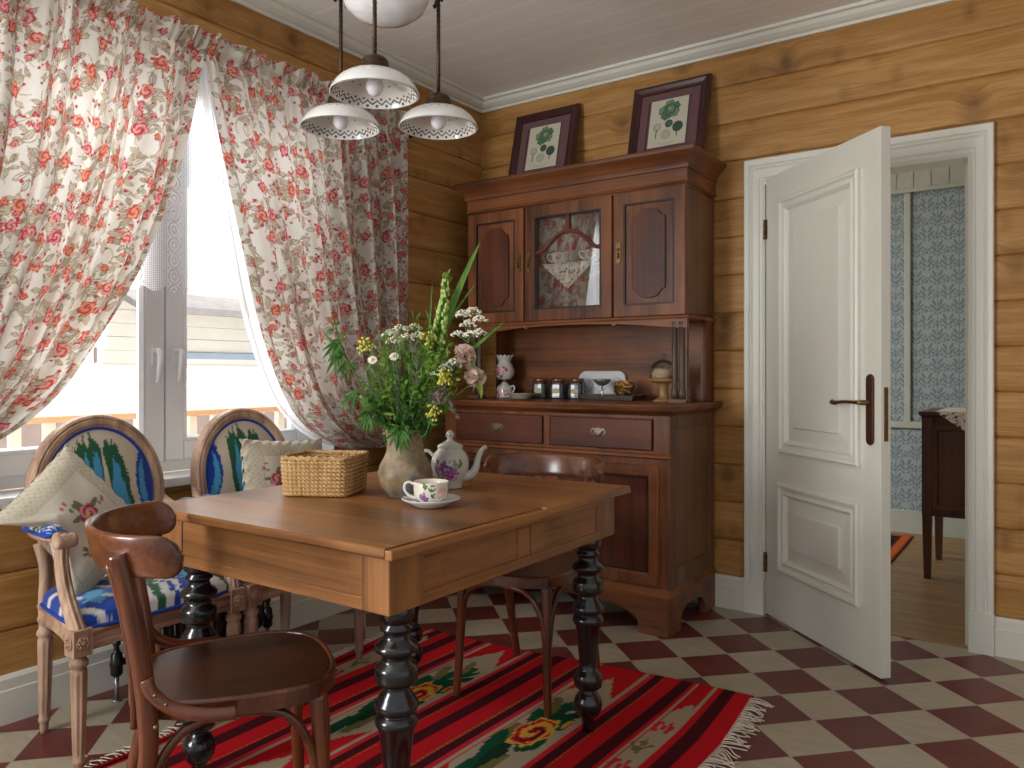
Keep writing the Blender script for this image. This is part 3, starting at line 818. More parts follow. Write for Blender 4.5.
# ------------------------------------------------------------------ bentwood chairs
def bw(ax='z'): return wood('bent beech', C(54, 24, 13), C(126, 66, 36), ax, 1.3, 0.30, 0.45, bump=0.04, spec=0.5)
def bentwood(label, loc, rz):
    ch = thing('bentwood_chair', label, 'chair', loc, rz, 'bentwood chairs at the table')
    def outline(k, n=48):
        out = []
        for i in range(n):
            a = 2 * pi * i / n
            c, s_ = cos(a), sin(a)
            e = 0.72
            x = math.copysign(abs(c) ** e, c); y = math.copysign(abs(s_) ** e, s_)
            wx = 0.205 + 0.022 * y
            out.append((x * wx * k, y * 0.222 * k + 0.022))
        return out
    o1 = outline(1.0); o2 = outline(0.955); o3 = outline(0.90)
    mb = MB()
    mb.loft([[(x, y, 0.425) for x, y in o1], [(x, y, 0.458) for x, y in o1], [(x, y, 0.464) for x, y in outline(0.985)], [(x, y, 0.464) for x, y in o2], [(x, y, 0.458) for x, y in outline(0.945)], [(x, y, 0.425) for x, y in o3]], smooth=False, cap=False)
    mb.loft([[(x, y, 0.425) for x, y in o1], [(x, y, 0.425) for x, y in o3]], cap=False)
    mb.build('seat_frame', bw('x'), ch, bevel=0.003)
    mb = MB()
    mb.loft([[(x * q, (y - 0.022) * q + 0.022, z) for x, y in outline(0.95)] for q, z in ((1, 0.446), (1, 0.459), (0.97, 0.461), (0.6, 0.458), (0.2, 0.456))])
    mb.build('seat', wood('dark bent plywood', C(40, 20, 12), C(80, 46, 28), 'y', 1.2, 0.30, 0.4, bump=0.04), ch)
    for s in (-1, 1):
        mb = MB(); mb.tube(smooth_path([(s * 0.162, 0.182, 0.428), (s * 0.166, 0.188, 0.3), (s * 0.171, 0.196, 0.14), (s * 0.178, 0.205, 0.0)], 6), lambda t: 0.0185 - 0.0055 * t, 14)
        mb.build('front_leg', bw(), ch)
        mb = MB(); mb.tube(smooth_path([(s * 0.172, -0.245, 0.0), (s * 0.172, -0.195, 0.18), (s * 0.172, -0.162, 0.345), (s * 0.173, -0.162, 0.45), (s * 0.177, -0.174, 0.56), (s * 0.186, -0.197, 0.70), (s * 0.191, -0.216, 0.782)], 6), lambda t: 0.014 + 0.006 * min(1, t * 2.2) - 0.002 * max(0, t - 0.6), 14)
        mb.build('back_post', bw(), ch)
        mb = MB(); mb.tube(smooth_path([(s * 0.193, -0.164, 0.525), (s * 0.199, -0.152, 0.495), (s * 0.210, -0.112, 0.462), (s * 0.226, -0.055, 0.447), (s * 0.235, 0.005, 0.444)], 6), 0.0135, 12)
        mb.build('hip_brace', bw('y'), ch)
        mb = MB(); mb.tube(smooth_path([(s * 0.168, -0.180, 0.21), (s * 0.171, -0.145, 0.33), (s * 0.173, -0.085, 0.405), (s * 0.174, 0.01, 0.418), (s * 0.174, 0.105, 0.400), (s * 0.172, 0.158, 0.33), (s * 0.170, 0.180, 0.22)], 6), 0.010, 10)
        mb.build('side_arch', bw('y'), ch)
        mb = MB(); mb.tube(smooth_path([(s * 0.128, -0.186, 0.405), (s * 0.130, -0.188, 0.50), (s * 0.134, -0.208, 0.65), (s * 0.136, -0.232, 0.750)], 6), 0.0085, 10)
        mb.build('back_spindle', bw(), ch)
        for p, q in (((s * 0.192, -0.146, 0.425), 0.006), ((s * 0.2125, -0.148, 0.497), 0.004), ((s * 0.2175, -0.128, 0.477), 0.004)):
            mb = MB(); mb.ball(p, q, 8, 6); mb.build('screw', M_brass, ch)
    mb = MB(); mb.tube(smooth_path([(-0.166, 0.195, 0.22), (-0.150, 0.202, 0.33), (-0.10, 0.206, 0.400), (0, 0.208, 0.418), (0.10, 0.206, 0.400), (0.150, 0.202, 0.33), (0.166, 0.195, 0.22)], 6), 0.010, 10)
    mb.build('front_arch', bw('x'), ch)
    # curved back rail with round ends
    def rail(u, v):
        t = (u - 0.5) * 2
        a = t * 1.45
        x = 0.242 * sin(a) / sin(1.45); y = -0.268 + 0.170 * (1 - cos(a)) / (1 - cos(1.45))
        hh = 0.0435
        e = max(0.0, (abs(t) - 0.86) / 0.14)
        hh *= sqrt(max(0.0, 1 - e * e)) * 0.985 + 0.015
        ang = 2 * pi * v
        n = Vector((sin(a) * 0.9, -cos(a) - 0.2, 0)).normalized()
        q = math.copysign(abs(cos(ang)) ** 0.5, cos(ang)); r = math.copysign(abs(sin(ang)) ** 0.5, sin(ang))
        p = Vector((x, y - 0.010 * q * hh / 0.0435, 0.775 + q * hh)) + n * (0.0095 * r)
        return tuple(p)
    mb = MB(); mb.grid(96, 16, rail)
    mb.build('back_rail', wood('bent back rail', C(62, 31, 19), C(132, 78, 48), 'x', 1.0, 0.26, 0.5, bump=0.04), ch)
    return ch
bentwood('dark bentwood chair in the foreground with its seat tucked under the near table edge', (1.205, -2.600, 0.0), radians(-30))
bentwood('dark bentwood chair on the far side of the table, in front of the hutch cabinet', (1.212, -1.345, 0.0), radians(186.7))
# ------------------------------------------------------------------ armchairs with oval backs
def lw_(ax='z'): return wood('limed beech', C(104, 66, 46), C(214, 180, 152), ax, 1.4, 0.5, 0.0, bump=0.1, spec=0.3)
BLUE, SKY, GREEN, CREAM = np.array((22, 62, 152.)), np.array((74, 152, 196.)), np.array((34, 88, 58.)), np.array((204, 190, 170.))
def col_hash(u, n, seed):
    r = np.random.RandomState(seed).rand(4096)
    return r[(np.floor(u * n).astype(int) + 2048) % 4096]
def ikat_back(u, w):
    """u, w in -1..1 over the oval back"""
    j = (col_hash(u, 30, 1) - .5) * 0.20 + (col_hash(u, 13, 5) - .5) * 0.12
    d = 0.86 - w + j
    out = np.empty(u.shape + (3,)); out[:] = CREAM
    def put(m, c): out[m] = c
    def leg(c0, sl, hw, t0, t1, col, k=3.0):
        put((np.abs(u - c0 - sl * d) < hw * np.clip((d - t0) * k, 0, 1) * np.clip((t1 - d) * 3, 0, 1)), col)
    leg(-0.34, 0.10, 0.17, 0.02, 1.75, GREEN, 4.0); leg(-0.13, 0.05, 0.12, -0.06, 1.0, GREEN, 4.0); leg(0.15, 0.21, 0.19, 0.04, 1.7, GREEN, 4.0)
    leg(-0.31, 0.11, 0.10, 0.32, 1.7, SKY); leg(-0.11, 0.05, 0.075, 0.16, 1.1, SKY); leg(0.14, 0.20, 0.12, 0.36, 1.6, SKY)
    leg(0.0, 0.08, 0.11, 0.62, 1.5, CREAM); leg(-0.01, 0.09, 0.055, 0.82, 1.35, GREEN * 0.75, 5.0)
    comb = (d > 1.35) & (np.abs(u + 0.20) < 0.20)
    put(comb, CREAM); put(comb & (np.mod(u * 22, 1) < 0.5), GREEN * 0.9)
    e = np.abs(u) + 0.07 * np.sin(4.5 * w + 1) + (col_hash(w, 24, 8) - .5) * 0.03
    put((e > 0.70) & (w < 0.62 + j) & (w > -0.95), BLUE)
    put((np.abs(e - 0.82) < 0.075 * np.clip(1 - np.abs(w + 0.1 + j) * 1.6, 0, 1) ** 0.5), SKY)
    return out
def ikat_seat(u, w):
    """bolder drawing of the same cloth: u across, w front to back, in -1..1"""
    WH = np.array((208, 204, 200.))
    j = (col_hash(w, 13, 3) - .5) * 0.10 + (col_hash(w, 5, 6) - .5) * 0.10
    k = (col_hash(u, 16, 4) - .5) * 0.10
    u2 = u + j
    out = np.empty(u.shape + (3,)); out[:] = WH
    def put(m, c): out[m] = c
    put(u2 < -0.40 + 0.12 * np.cos(3 * w), BLUE)
    put((np.mod(w * 1.7 - u * 1.9 + k, 1.0) < 0.26) & (u < -0.3), WH)
    put((((u2 + 0.68) / 0.13) ** 2 + ((w - 0.45 + k) / 0.30) ** 2) < 1, SKY)
    for c0, bend, hw, col in ((-0.22, 0.14, 0.10, GREEN), (0.04, 0.14, 0.08, GREEN), (0.24, 0.12, 0.05, BLUE), (0.54, 0.12, 0.17, BLUE), (0.56, 0.12, 0.08, SKY), (0.90, -0.1, 0.09, GREEN)):
        put(np.abs(u2 - c0 - bend * np.cos(2.2 * w + 0.5)) < hw * (1.0 + 0.3 * np.cos(3 * w + c0 * 5)), col)
    return out
M_ikat = dyed('woven ikat upholstery', 0.75, 0.25, 2600, sheen=0.2)
M_piping = plain('blue piping cord', C(24, 60, 150), 0.7, var=0.1)

def fluted_leg(mb, x, y, rake=(0, 0)):
    prof = [(0.0105, 0.0), (0.013, 0.02), (0.0125, 0.035), (0.016, 0.038), (0.018, 0.045), (0.016, 0.052), (0.0145, 0.055), (0.016, 0.07), (0.0185, 0.17), (0.0215, 0.285), (0.0215, 0.300), (0.018, 0.306), (0.0235, 0.312), (0.0255, 0.320), (0.0235, 0.328), (0.019, 0.332), (0.019, 0.345)]
    rings = []
    n = 32
    for r, z in prof:
        am = 0.10 if 0.06 < z < 0.29 else 0.0
        k = 1 - z / 0.345
        rings.append([(x + rake[0] * k + r * (1 + am * cos(8 * 2 * pi * j / n)) * cos(2 * pi * j / n), y + rake[1] * k + r * (1 + am * cos(8 * 2 * pi * j / n)) * sin(2 * pi * j / n), z) for j in range(n)])
    mb.loft(rings, None, True)

def armchair(label, loc, rz):
    ch = thing('oval_back_armchair', label, 'armchair', loc, rz, 'oval-back armchairs by the window')
    for s in (-1, 1):
        mb = MB(); fluted_leg(mb, s * 0.252, 0.175); mb.build('front_leg', lw_(), ch)
        mb = MB(); fluted_leg(mb, s * 0.182, -0.178, (0, -0.01)); mb.build('rear_leg', lw_(), ch)
        mb = MB(); x = s * 0.252; mb.box(x - 0.027, x + 0.027, 0.148, 0.202, 0.343, 0.418)
        for ax in ('y', 'x'):
            M = T((x, 0.202, 0.381)) @ RD(-90, 'X') if ax == 'y' else T((x + s * 0.027, 0.175, 0.381)) @ RD(90 * s, 'Y')
            mb.lathe([(0.020, 0.0), (0.020, 0.003), (0.016, 0.004), (0.014, 0.002), (0.008, 0.002), (0.006, 0.006), (0.001, 0.007)], 16, M)
            for k in range(8): mb.ball((0.0125 * cos(k * pi / 4), 0.0125 * sin(k * pi / 4), 0.003), 0.004, 6, 4, M)
        mb.build('corner_block', lw_(), ch, bevel=0.003)
    # seat rails
    mb = MB()
    def rail(p, q, bow=0.0, n=8):
        p, q = Vector(p), Vector(q); d = (q - p).normalized(); nrm = Vector((d.y, -d.x, 0))
        rings = []
        for i in range(n + 1):
            t = i / n; c = p.lerp(q, t) + nrm * (bow * 4 * t * (1 - t))
            rings.append([tuple(c + nrm * a + Vector((0, 0, z))) for a, z in ((-0.02, 0.352), (0.008, 0.352), (0.012, 0.358), (0.012, 0.368), (0.007, 0.372), (0.007, 0.392), (0.011, 0.396), (0.013, 0.404), (0.010, 0.410), (-0.02, 0.410))])
        mb.loft(rings, None, False)
    rail((0.235, 0.185, 0), (-0.235, 0.185, 0), -0.02); rail((-0.262, 0.16, 0), (-0.19, -0.19, 0), -0.015); rail((0.19, -0.19, 0), (0.262, 0.16, 0), -0.015); rail((-0.19, -0.19, 0), (0.19, -0.19, 0))
    mb.build('seat_rail', lw_('x'), ch)
    # cushion of the seat
    nu, nv = 90, 80
    U, Wv = np.meshgrid(np.linspace(-1, 1, nu), np.linspace(-1, 1, nv))
    half = 0.205 + 0.055 * (Wv + 1) / 2
    Xs = U * (half - 0.006) * (1 - 0.04 * Wv ** 4); Ys = -0.008 + Wv * (0.192 + 0.016 * (1 - U ** 2) * (Wv > 0) - 0.01 * U ** 4)
    dome = (1 - np.abs(U) ** 4.5) * (1 - np.abs(Wv) ** 4.5)
    Zs = 0.412 + 0.068 * np.clip(dome, 0, 1) ** 0.32
    st = np_grid('seat_cushion', Xs, Ys, Zs, ikat_seat(-U, Wv), M_ikat, ch)
    mb = MB(); ring = [(Xs[0, i], Ys[0, i], 0.413) for i in range(0, nu, 6)] + [(Xs[i, -1], Ys[i, -1], 0.413) for i in range(0, nv, 6)] + [(Xs[-1, i], Ys[-1, i], 0.413) for i in range(nu - 1, 0, -6)] + [(Xs[i, 0], Ys[i, 0], 0.413) for i in range(nv - 1, 0, -6)]
    mb.tube(ring, 0.006, 8, closed=True, up=(0, 0, 1)); mb.build('piping', M_piping, st)
    # oval back
    M = T((0, -0.205, 0.738)) @ RD(8.0, 'X')
    OA, OB = 0.226, 0.262
    n = 72; sec = [(0.0, 0.004), (0.004, 0.018), (0.012, 0.024), (0.017, 0.019), (0.021, 0.024), (0.034, 0.022), (0.040, 0.014), (0.043, 0.016), (0.046, 0.008), (0.046, -0.018), (0.0, -0.018)]
    rings = [[((OA - a) * cos(2 * pi * k / n), y, (OB - a) * sin(2 * pi * k / n)) for a, y in sec] for k in range(n)]
    rings.append(rings[0])
    mb = MB(); mb.loft(rings, M, False, cap=False); ob = mb.build('back_frame', lw_('z'), ch, bevel=0.002)
    nr, nt = 46, 150
    rr, tt = np.meshgrid(np.linspace(0.0, 1.0, nr), np.linspace(0, 2 * pi, nt))
    pa, pb = OA - 0.044, OB - 0.044
    u, w = rr * np.cos(tt), rr * np.sin(tt)
    lx, lz = u * pa, w * pb; ly = 0.030 * np.clip(1 - rr ** 3, 0, 1) ** 0.7 + 0.004
    A = np.array(M)
    P = [A[i, 0] * lx + A[i, 1] * ly + A[i, 2] * lz + A[i, 3] for i in range(3)]
    bp = np_grid('back_pad', P[0], P[1], P[2], ikat_back(-u, w), M_ikat, ch)
    mb = MB(); mb.tube([(pa * 0.985 * cos(2 * pi * k / 60), 0.010, pb * 0.985 * sin(2 * pi * k / 60)) for k in range(60)], 0.006, 8, M, closed=True, up=(0, 1, 0)); mb.build('piping', M_piping, bp)
    mb = MB(); mb.lathe([(0.001, -0.016), (0.98, -0.016), (1.0, -0.010)], 48, M @ RD(-90, 'X') @ SCL(pa, pb, 1)); mb.build('back_cover', plain('plain linen back', C(200, 188, 170), 0.85), ch)
    for s in (-1, 1):
        mb = MB(); mb.tube(smooth_path([(s * 0.182, -0.178, 0.345), (s * 0.182, -0.182, 0.42), (s * 0.176, -0.19, 0.52), (s * 0.188, -0.205, 0.60)], 5), 0.020, 10, flat=0.9)
        mb.build('back_support', lw_(), ch)
        # arm: rail, scrolled end, curved post, pad
        mb = MB(); mb.tube(smooth_path([(s * 0.208, -0.215, 0.715), (s * 0.232, -0.16, 0.668), (s * 0.258, -0.06, 0.656), (s * 0.258, 0.05, 0.660), (s * 0.258, 0.095, 0.668)], 6), [0.015] * 25, 12, flat=1.15)
        mb.lathe([(0.012, -0.030), (0.020, -0.028), (0.022, -0.018), (0.019, -0.008), (0.022, 0.0), (0.019, 0.008), (0.022, 0.018), (0.020, 0.028), (0.012, 0.030)], 16, T((s * 0.258, 0.108, 0.658)) @ RD(90, 'Y'))
        mb.build('arm_rail', lw_('y'), ch)
        mb = MB()
        pts = smooth_path([(s * 0.257, 0.096, 0.650), (s * 0.260, 0.092, 0.60), (s * 0.258, 0.110, 0.52), (s * 0.258, 0.150, 0.455), (s * 0.252, 0.172, 0.405)], 6)
        mb.tube(pts, [0.018 + 0.006 * (i / 24) for i in range(25)], 12, flat=0.85)
        for q in (-0.006, 0.006): mb.tube([p + Vector((q, 0.015 + 0.004 * i / 24, 0.006)) for i, p in enumerate(pts)], 0.005, 6)
        mb.build('arm_post', lw_(), ch)
        nu2, nv2 = 40, 24
        U2, V2 = np.meshgrid(np.linspace(0, 1, nu2), np.linspace(0, 1, nv2))
        cx = s * (0.242 + 0.016 * U2); cy = -0.125 + U2 * 0.185
        prof = np.pi * V2
        k = np.clip(1 - np.abs(2 * U2 - 1) ** 6, 0.02, 1) ** 0.5
        Xp = cx + 0.030 * np.cos(prof) * k; Zp = 0.668 + 0.030 * np.sin(prof) ** 0.8 * k
        pd = np_grid('arm_pad', Xp, cy, Zp, ikat_seat(U2 * 1.6 - 1, V2 * 2 - 1), M_ikat, ch)
        mb = MB(); mb.tube([(s * (0.242 + 0.016 * t) + q * 0.030, -0.125 + t * 0.185, 0.668) for q, t in [(-1, a / 8) for a in range(9)] + [(1, 1 - a / 8) for a in range(9)]], 0.006, 8, closed=True, up=(0, 0, 1))
        mb.build('piping', M_piping, pd)
    return ch
armchair('pale wooden armchair with blue and green ikat oval back, a cushion slumped over its arm', (0.35, -2.345, 0), radians(-90))
armchair('pale wooden ikat armchair pushed in at the table, behind the wicker basket', (0.35, -1.772, 0), radians(-90))

# ------------------------------------------------------------------ cushions
def cushion(label, M, w, h, th, roses, seed, rest=None):
    n = 110
    U, V = np.meshgrid(np.linspace(-1, 1, n), np.linspace(-1, 1, n))
    col = np.empty(U.shape + (3,)); col[:] = (206, 199, 182)
    rs = np.random.RandomState(seed)
    m = np.maximum(np.abs(U), np.abs(V))
    lace = m > 0.68
    g = (np.sin(U * 62) * np.sin(V * 62) + 0.6 * np.sin(U * 31 + V * 44) * np.sin(V * 37 - U * 12))
    col[lace] = np.array((198, 189, 167.))
    col[lace & (g > 0.45)] = (182, 171, 146)
    col[(np.abs(m - 0.68) < 0.014)] = (188, 178, 156)
    for (cx, cy, r, kind) in roses:
        d = np.hypot(U - cx, V - cy); a = np.arctan2(V - cy, U - cx)
        if kind == 'rose':
            for k in range(5):
                q = rs.rand() * 6.28; lx, ly = cx + 1.15 * r * np.cos(q), cy + 1.15 * r * np.sin(q)
                e = ((U - lx) * np.cos(q) + (V - ly) * np.sin(q)) / (0.75 * r); f = (-(U - lx) * np.sin(q) + (V - ly) * np.cos(q)) / (0.28 * r)
                col[e ** 2 + f ** 2 < 1] = (110, 116, 78)
            b = r * (1 + 0.14 * np.cos(5 * a + 1))
            col[d < b] = (196, 90, 112)
            col[(d < b) & (np.sin(d / r * 9 + 2 * a) > 0.35)] = (222, 150, 160)
            col[(d < b) & (np.sin(d / r * 9 + 2 * a) < -0.6)] = (150, 44, 66)
            col[d < 0.28 * r] = (222, 190, 110)
        else:
            for k in range(4):
                q = rs.rand() * 6.28; lx, ly = cx + r * np.cos(q), cy + r * np.sin(q)
                col[((U - lx) ** 2 + ((V - ly) * 1.6) ** 2) < (0.55 * r) ** 2] = (128, 120, 92) if k < 2 else (186, 110, 108)
    X = U * w / 2 * (1 - 0.05 * (1 - V ** 2)); Y = V * h / 2 * (1 - 0.05 * (1 - U ** 2))
    Z = th / 2 * (np.clip(1 - np.abs(U) ** 3.2, 0, 1) * np.clip(1 - np.abs(V) ** 3.2, 0, 1)) ** 0.6
    Z += 0.007 * np.sin(5 * U + 3 * V + seed) * np.cos(4 * V - 2 * U) * (1 - m ** 4) + 0.010 * np.sin(26 * (U - V)) * np.clip(m - 0.9, 0, 1) * 6
    back = -Z[::-1] * 0.9
    Xa = np.concatenate([X, X[::-1]]); Ya = np.concatenate([Y, Y[::-1]]); Za = np.concatenate([Z, back])
    cb = np.empty_like(col); cb[:] = (206, 199, 182)
    A = np.array(M)
    P = [A[i, 0] * Xa + A[i, 1] * Ya + A[i, 2] * Za for i in range(3)]
    if rest is not None:   # the corner that lies over the armrest
        yw = P[1] + A[1, 3]; zw = P[2] + A[2, 3]; k = np.clip((rest[0] - yw) / 0.05, 0, 1); k = k * k * (3 - 2 * k)
        P[2] = P[2] + k * (np.maximum(zw, rest[1] + (zw - rest[1]) * 0.18) - zw)
    o = np_grid('cushion', P[0], P[1], P[2], np.concatenate([col, cb[::-1]]), dyed_linen, None)
    o.location = M.translation
    return tag(o, label, 'cushion')
dyed_linen = dyed('embroidered linen', 0.9, 0.3, 1800, sheen=0.2)
def basis(xa, ya, loc):
    xa = Vector(xa).normalized(); ya = Vector(ya); ya = (ya - xa * ya.dot(xa)).normalized(); za = xa.cross(ya)
    return Matrix(((xa.x, ya.x, za.x, loc[0]), (xa.y, ya.y, za.y, loc[1]), (xa.z, ya.z, za.z, loc[2]), (0, 0, 0, 1)))
# slumped diamond-wise over the near arm of the first armchair
cushion('cream lace-edged cushion with a pink rose, slumped cornerwise over the armchair arm',
        basis((0.16, 0.62, -0.74), (-0.26, 0.66, 0.70), (0.292, -2.510, 0.660)), 0.375, 0.375, 0.14, [(-0.06, 0.20, 0.17, 'rose'), (-0.10, 0.52, 0.07, 'bud'), (-0.38, 0.0, 0.08, 'bud'), (0.45, -0.22, 0.10, 'rose'), (0.3, 0.4, 0.07, 'bud')], 3, (-2.535, 0.722))
cushion('cream lace-edged cushion standing upright on the armchair behind the wicker basket',
        basis((0.0, 1.0, -0.07), (-0.16, 0.0, 1.0), (0.345, -1.735, 0.690)), 0.39, 0.39, 0.12, [(-0.45, 0.20, 0.13, 'rose'), (-0.62, 0.45, 0.07, 'bud'), (0.25, 0.1, 0.15, 'rose')], 5)

# ------------------------------------------------------------------ flowered curtains
def resample(pts, n):
    p = np.array([tuple(q) for q in smooth_path([(a, b, 0) for a, b in pts], 12)])[:, :2]
    d = np.r_[0, np.cumsum(np.hypot(*np.diff(p, axis=0).T))]
    t = np.linspace(0, d[-1], n)
    return np.interp(t, d, p[:, 0]), np.interp(t, d, p[:, 1]), d[-1]

def flower_cloth(Wm, Hm, nu, nv, seed):
    rs = np.random.RandomState(seed)
    Sx = np.linspace(0, Wm, nu)[None, :]; Ty = np.linspace(0, Hm, nv)[:, None]
    col = np.empty((nv, nu, 3)); col[:] = (236, 230, 219)
    def local(cx, cy, ext, ang):
        i0, i1 = max(0, int((cx - ext) / Wm * nu)), min(nu, int((cx + ext) / Wm * nu) + 2)
        j0, j1 = max(0, int((cy - ext) / Hm * nv)), min(nv, int((cy + ext) / Hm * nv) + 2)
        if i1 - i0 < 2 or j1 - j0 < 2: return None
        X = Sx[:, i0:i1] - cx; Y = Ty[j0:j1] - cy
        c, s_ = np.cos(ang), np.sin(ang)
        return col[j0:j1, i0:i1], X * c + Y * s_, -X * s_ + Y * c
    def leaf(cx, cy, ang, L):
        q = local(cx, cy, L * 1.1, ang)
        if q is None: return
        sub, p, r = q
        t = p / L
        wd = 0.36 * L * np.clip(1 - t ** 2, 0, 1) ** 0.8
        ins = np.abs(t) < 1
        if rs.rand() < 0.55: sub[ins & (np.abs(r) < wd)] = (214, 204, 186)
        tone = np.array((176, 161, 138.)) * (0.9 + 0.2 * rs.rand())
        sub[ins & (np.abs(np.abs(r) - wd) < 0.0025)] = tone
        sub[(np.abs(t) < 1.2) & (np.abs(r) < 0.0019)] = tone
    def rose(cx, cy, R0, pal):
        q = local(cx, cy, R0 * 1.3, rs.rand() * 6)
        if q is None: return
        sub, p, r = q
        d = np.hypot(p, r * 1.15); a = np.arctan2(r, p); ph = rs.rand() * 6
        b = R0 * (1 + 0.13 * np.cos(5 * a + ph) + 0.05 * np.cos(9 * a))
        m = d < b
        sub[m] = pal[0]
        sw = np.sin(d / R0 * 8 + 1.5 * a + ph)
        sub[m & (sw > 0.25)] = pal[1]; sub[m & (sw < -0.72)] = pal[2]
        sub[m & (d > b - 0.0028)] = pal[2]
    def dot(cx, cy, R0):
        q = local(cx, cy, R0 * 1.2, 0)
        if q is None: return
        sub, p, r = q
        sub[np.hypot(p, r) < R0] = (190, 70, 76)
    pals = [((218, 128, 112), (234, 172, 156), (184, 70, 68)), ((214, 118, 118), (234, 168, 164), (178, 62, 72)), ((214, 116, 94), (232, 156, 132), (184, 76, 64))]
    st = 0.099
    pts = []
    for j in range(int(Hm / st) + 2):
        for i in range(int(Wm / st) + 2):
            pts.append(((i + 0.5 * (j % 2) + 0.28 * rs.randn() * 0.6) * st, (j + 0.28 * rs.randn() * 0.6) * st))
    for x, y in pts:
        for k in range(rs.randint(5, 9)):
            an = rs.rand() * 6.28; d = 0.022 + 0.038 * rs.rand(); leaf(x + d * np.cos(an), y + d * np.sin(an), an + rs.randn() * 0.4, 0.016 + 0.014 * rs.rand())
        for k in range(2):   # thin stalks
            an = rs.rand() * 6.28
            q = local(x + 0.03 * np.cos(an), y + 0.03 * np.sin(an), 0.045, an)
            if q is not None:
                sub, p, r = q; sub[(np.abs(r - 12 * p * p * (1 if k else -1)) < 0.0020) & (np.abs(p) < 0.035)] = (178, 165, 144)
        if rs.rand() < 0.72: rose(x, y, 0.023 + 0.010 * rs.rand(), pals[rs.randint(3)])
        if rs.rand() < 0.55:
            an = rs.rand() * 6.28; rose(x + 0.034 * np.cos(an), y + 0.034 * np.sin(an), 0.012 + 0.006 * rs.rand(), pals[rs.randint(3)])
        for k in range(rs.randint(1, 5)):
            an = rs.rand() * 6.28; d = 0.03 + 0.03 * rs.rand(); dot(x + d * np.cos(an), y + d * np.sin(an), 0.0045 + 0.003 * rs.rand())
    return col

def drape(name, inner, outer, gather, folds, x0, amp, mat, seed, colored=True, head=0.075, step=0.0038, zlow=None):
    yi, zi, Li = resample(inner, 500); yo, zo, Lo = resample(outer, 500)
    width = abs(outer[0][0] - inner[0][0]) * gather
    nu, nv = int(width / step), int(max(Li, Lo) / step)
    if not colored: nu, nv = 150, 160
    t = np.linspace(0, 1, nv); g = np.linspace(0, 1, 500)
    yi, zi, yo, zo = (np.interp(t, g, q)[:, None] for q in (yi, zi, yo, zo))
    s = np.linspace(0, 1, nu)[None, :]
    rs = np.random.RandomState(seed)
    ph = rs.rand(8) * 6.28
    sw = s + 0.014 * np.sin(2 * pi * 5 * s + ph[0]) + 0.007 * np.sin(2 * pi * 11 * s + ph[1] + 2 * t[:, None])
    Y = (1 - sw) * yi + sw * yo; Z = (1 - sw) * zi + sw * zo
    tt = t[:, None]
    a = amp * (0.35 + 0.65 * np.clip(tt / 0.25, 0, 1))
    F = np.sin(2 * pi * folds * s + ph[2] + 0.8 * np.sin(3 * tt + ph[3]))
    F = np.sign(F) * np.abs(F) ** 0.8
    X = x0 + a * F + 0.6 * a * np.sin(2 * pi * folds * 0.47 * s + ph[4] + 1.3 * tt)
    # the folds also push the cloth sideways so that they overlap
    Y = Y + 0.008 * np.cos(2 * pi * folds * s + ph[2]) * np.clip(tt * 3 - 0.15, 0, 1)
    hd = np.clip(1 - tt * max(Li, Lo) / head, 0, 1)
    X = X + hd * 0.010 * np.sin(2 * pi * folds * 1.9 * s + ph[5]) + 0.006 * np.sin(2 * pi * folds * 2.7 * s + ph[5]) * np.clip(1 - tt * 3.5, 0, 1)
    Z = Z + hd * 0.007 * np.sin(2 * pi * folds * 1.1 * s + ph[6])
    gat = np.exp(-((tt * max(Li, Lo) - head - 0.012) / 0.02) ** 2)
    X = X - gat * 0.014
    col = flower_cloth(width, max(Li, Lo), nu, nv, seed) if colored else None
    return np_grid(name, X, Y, Z, col, mat)
M_curt = dyed('printed cotton', 0.85, 0.0, translucent=0.43, sheen=0.1)
inL = [(-1.880, 2.455), (-1.914, 2.337), (-1.961, 2.101), (-2.023, 1.850), (-2.102, 1.630), (-2.178, 1.463), (-2.285, 1.277), (-2.403, 1.098), (-2.512, 0.993), (-2.628, 0.921), (-2.76, 0.865), (-2.86, 0.86)]
outL = [(-3.02, 2.455), (-3.02, 2.0), (-3.01, 1.5), (-2.99, 1.1), (-2.96, 0.92), (-2.95, 0.87)]
tag(drape('curtain', inL, outL, 2.2, 13, 0.098, 0.022, M_curt, 11), 'flowered cotton curtain swept aside, next to the foreground armchair and the picture edge', 'curtain', 'flowered curtains')
inR = [(-1.882, 2.455), (-1.905, 2.330), (-1.83, 1.978), (-1.738, 1.614), (-1.656, 1.315), (-1.539, 1.044), (-1.404, 0.887), (-1.229, 0.797), (-1.05, 0.770), (-0.94, 0.80), (-0.90, 0.74), (-0.95, 0.60), (-0.97, 0.45)]
outR = [(-0.752, 2.455), (-0.750, 2.2), (-0.748, 1.8), (-0.752, 1.4), (-0.765, 1.1), (-0.80, 0.90), (-0.82, 0.80), (-0.80, 0.70), (-0.76, 0.55), (-0.74, 0.45)]
tag(drape('curtain', inR, outR, 2.2, 12, 0.098, 0.022, M_curt, 23), 'flowered cotton curtain tied back behind the bouquet, between window and room corner', 'curtain', 'flowered curtains')
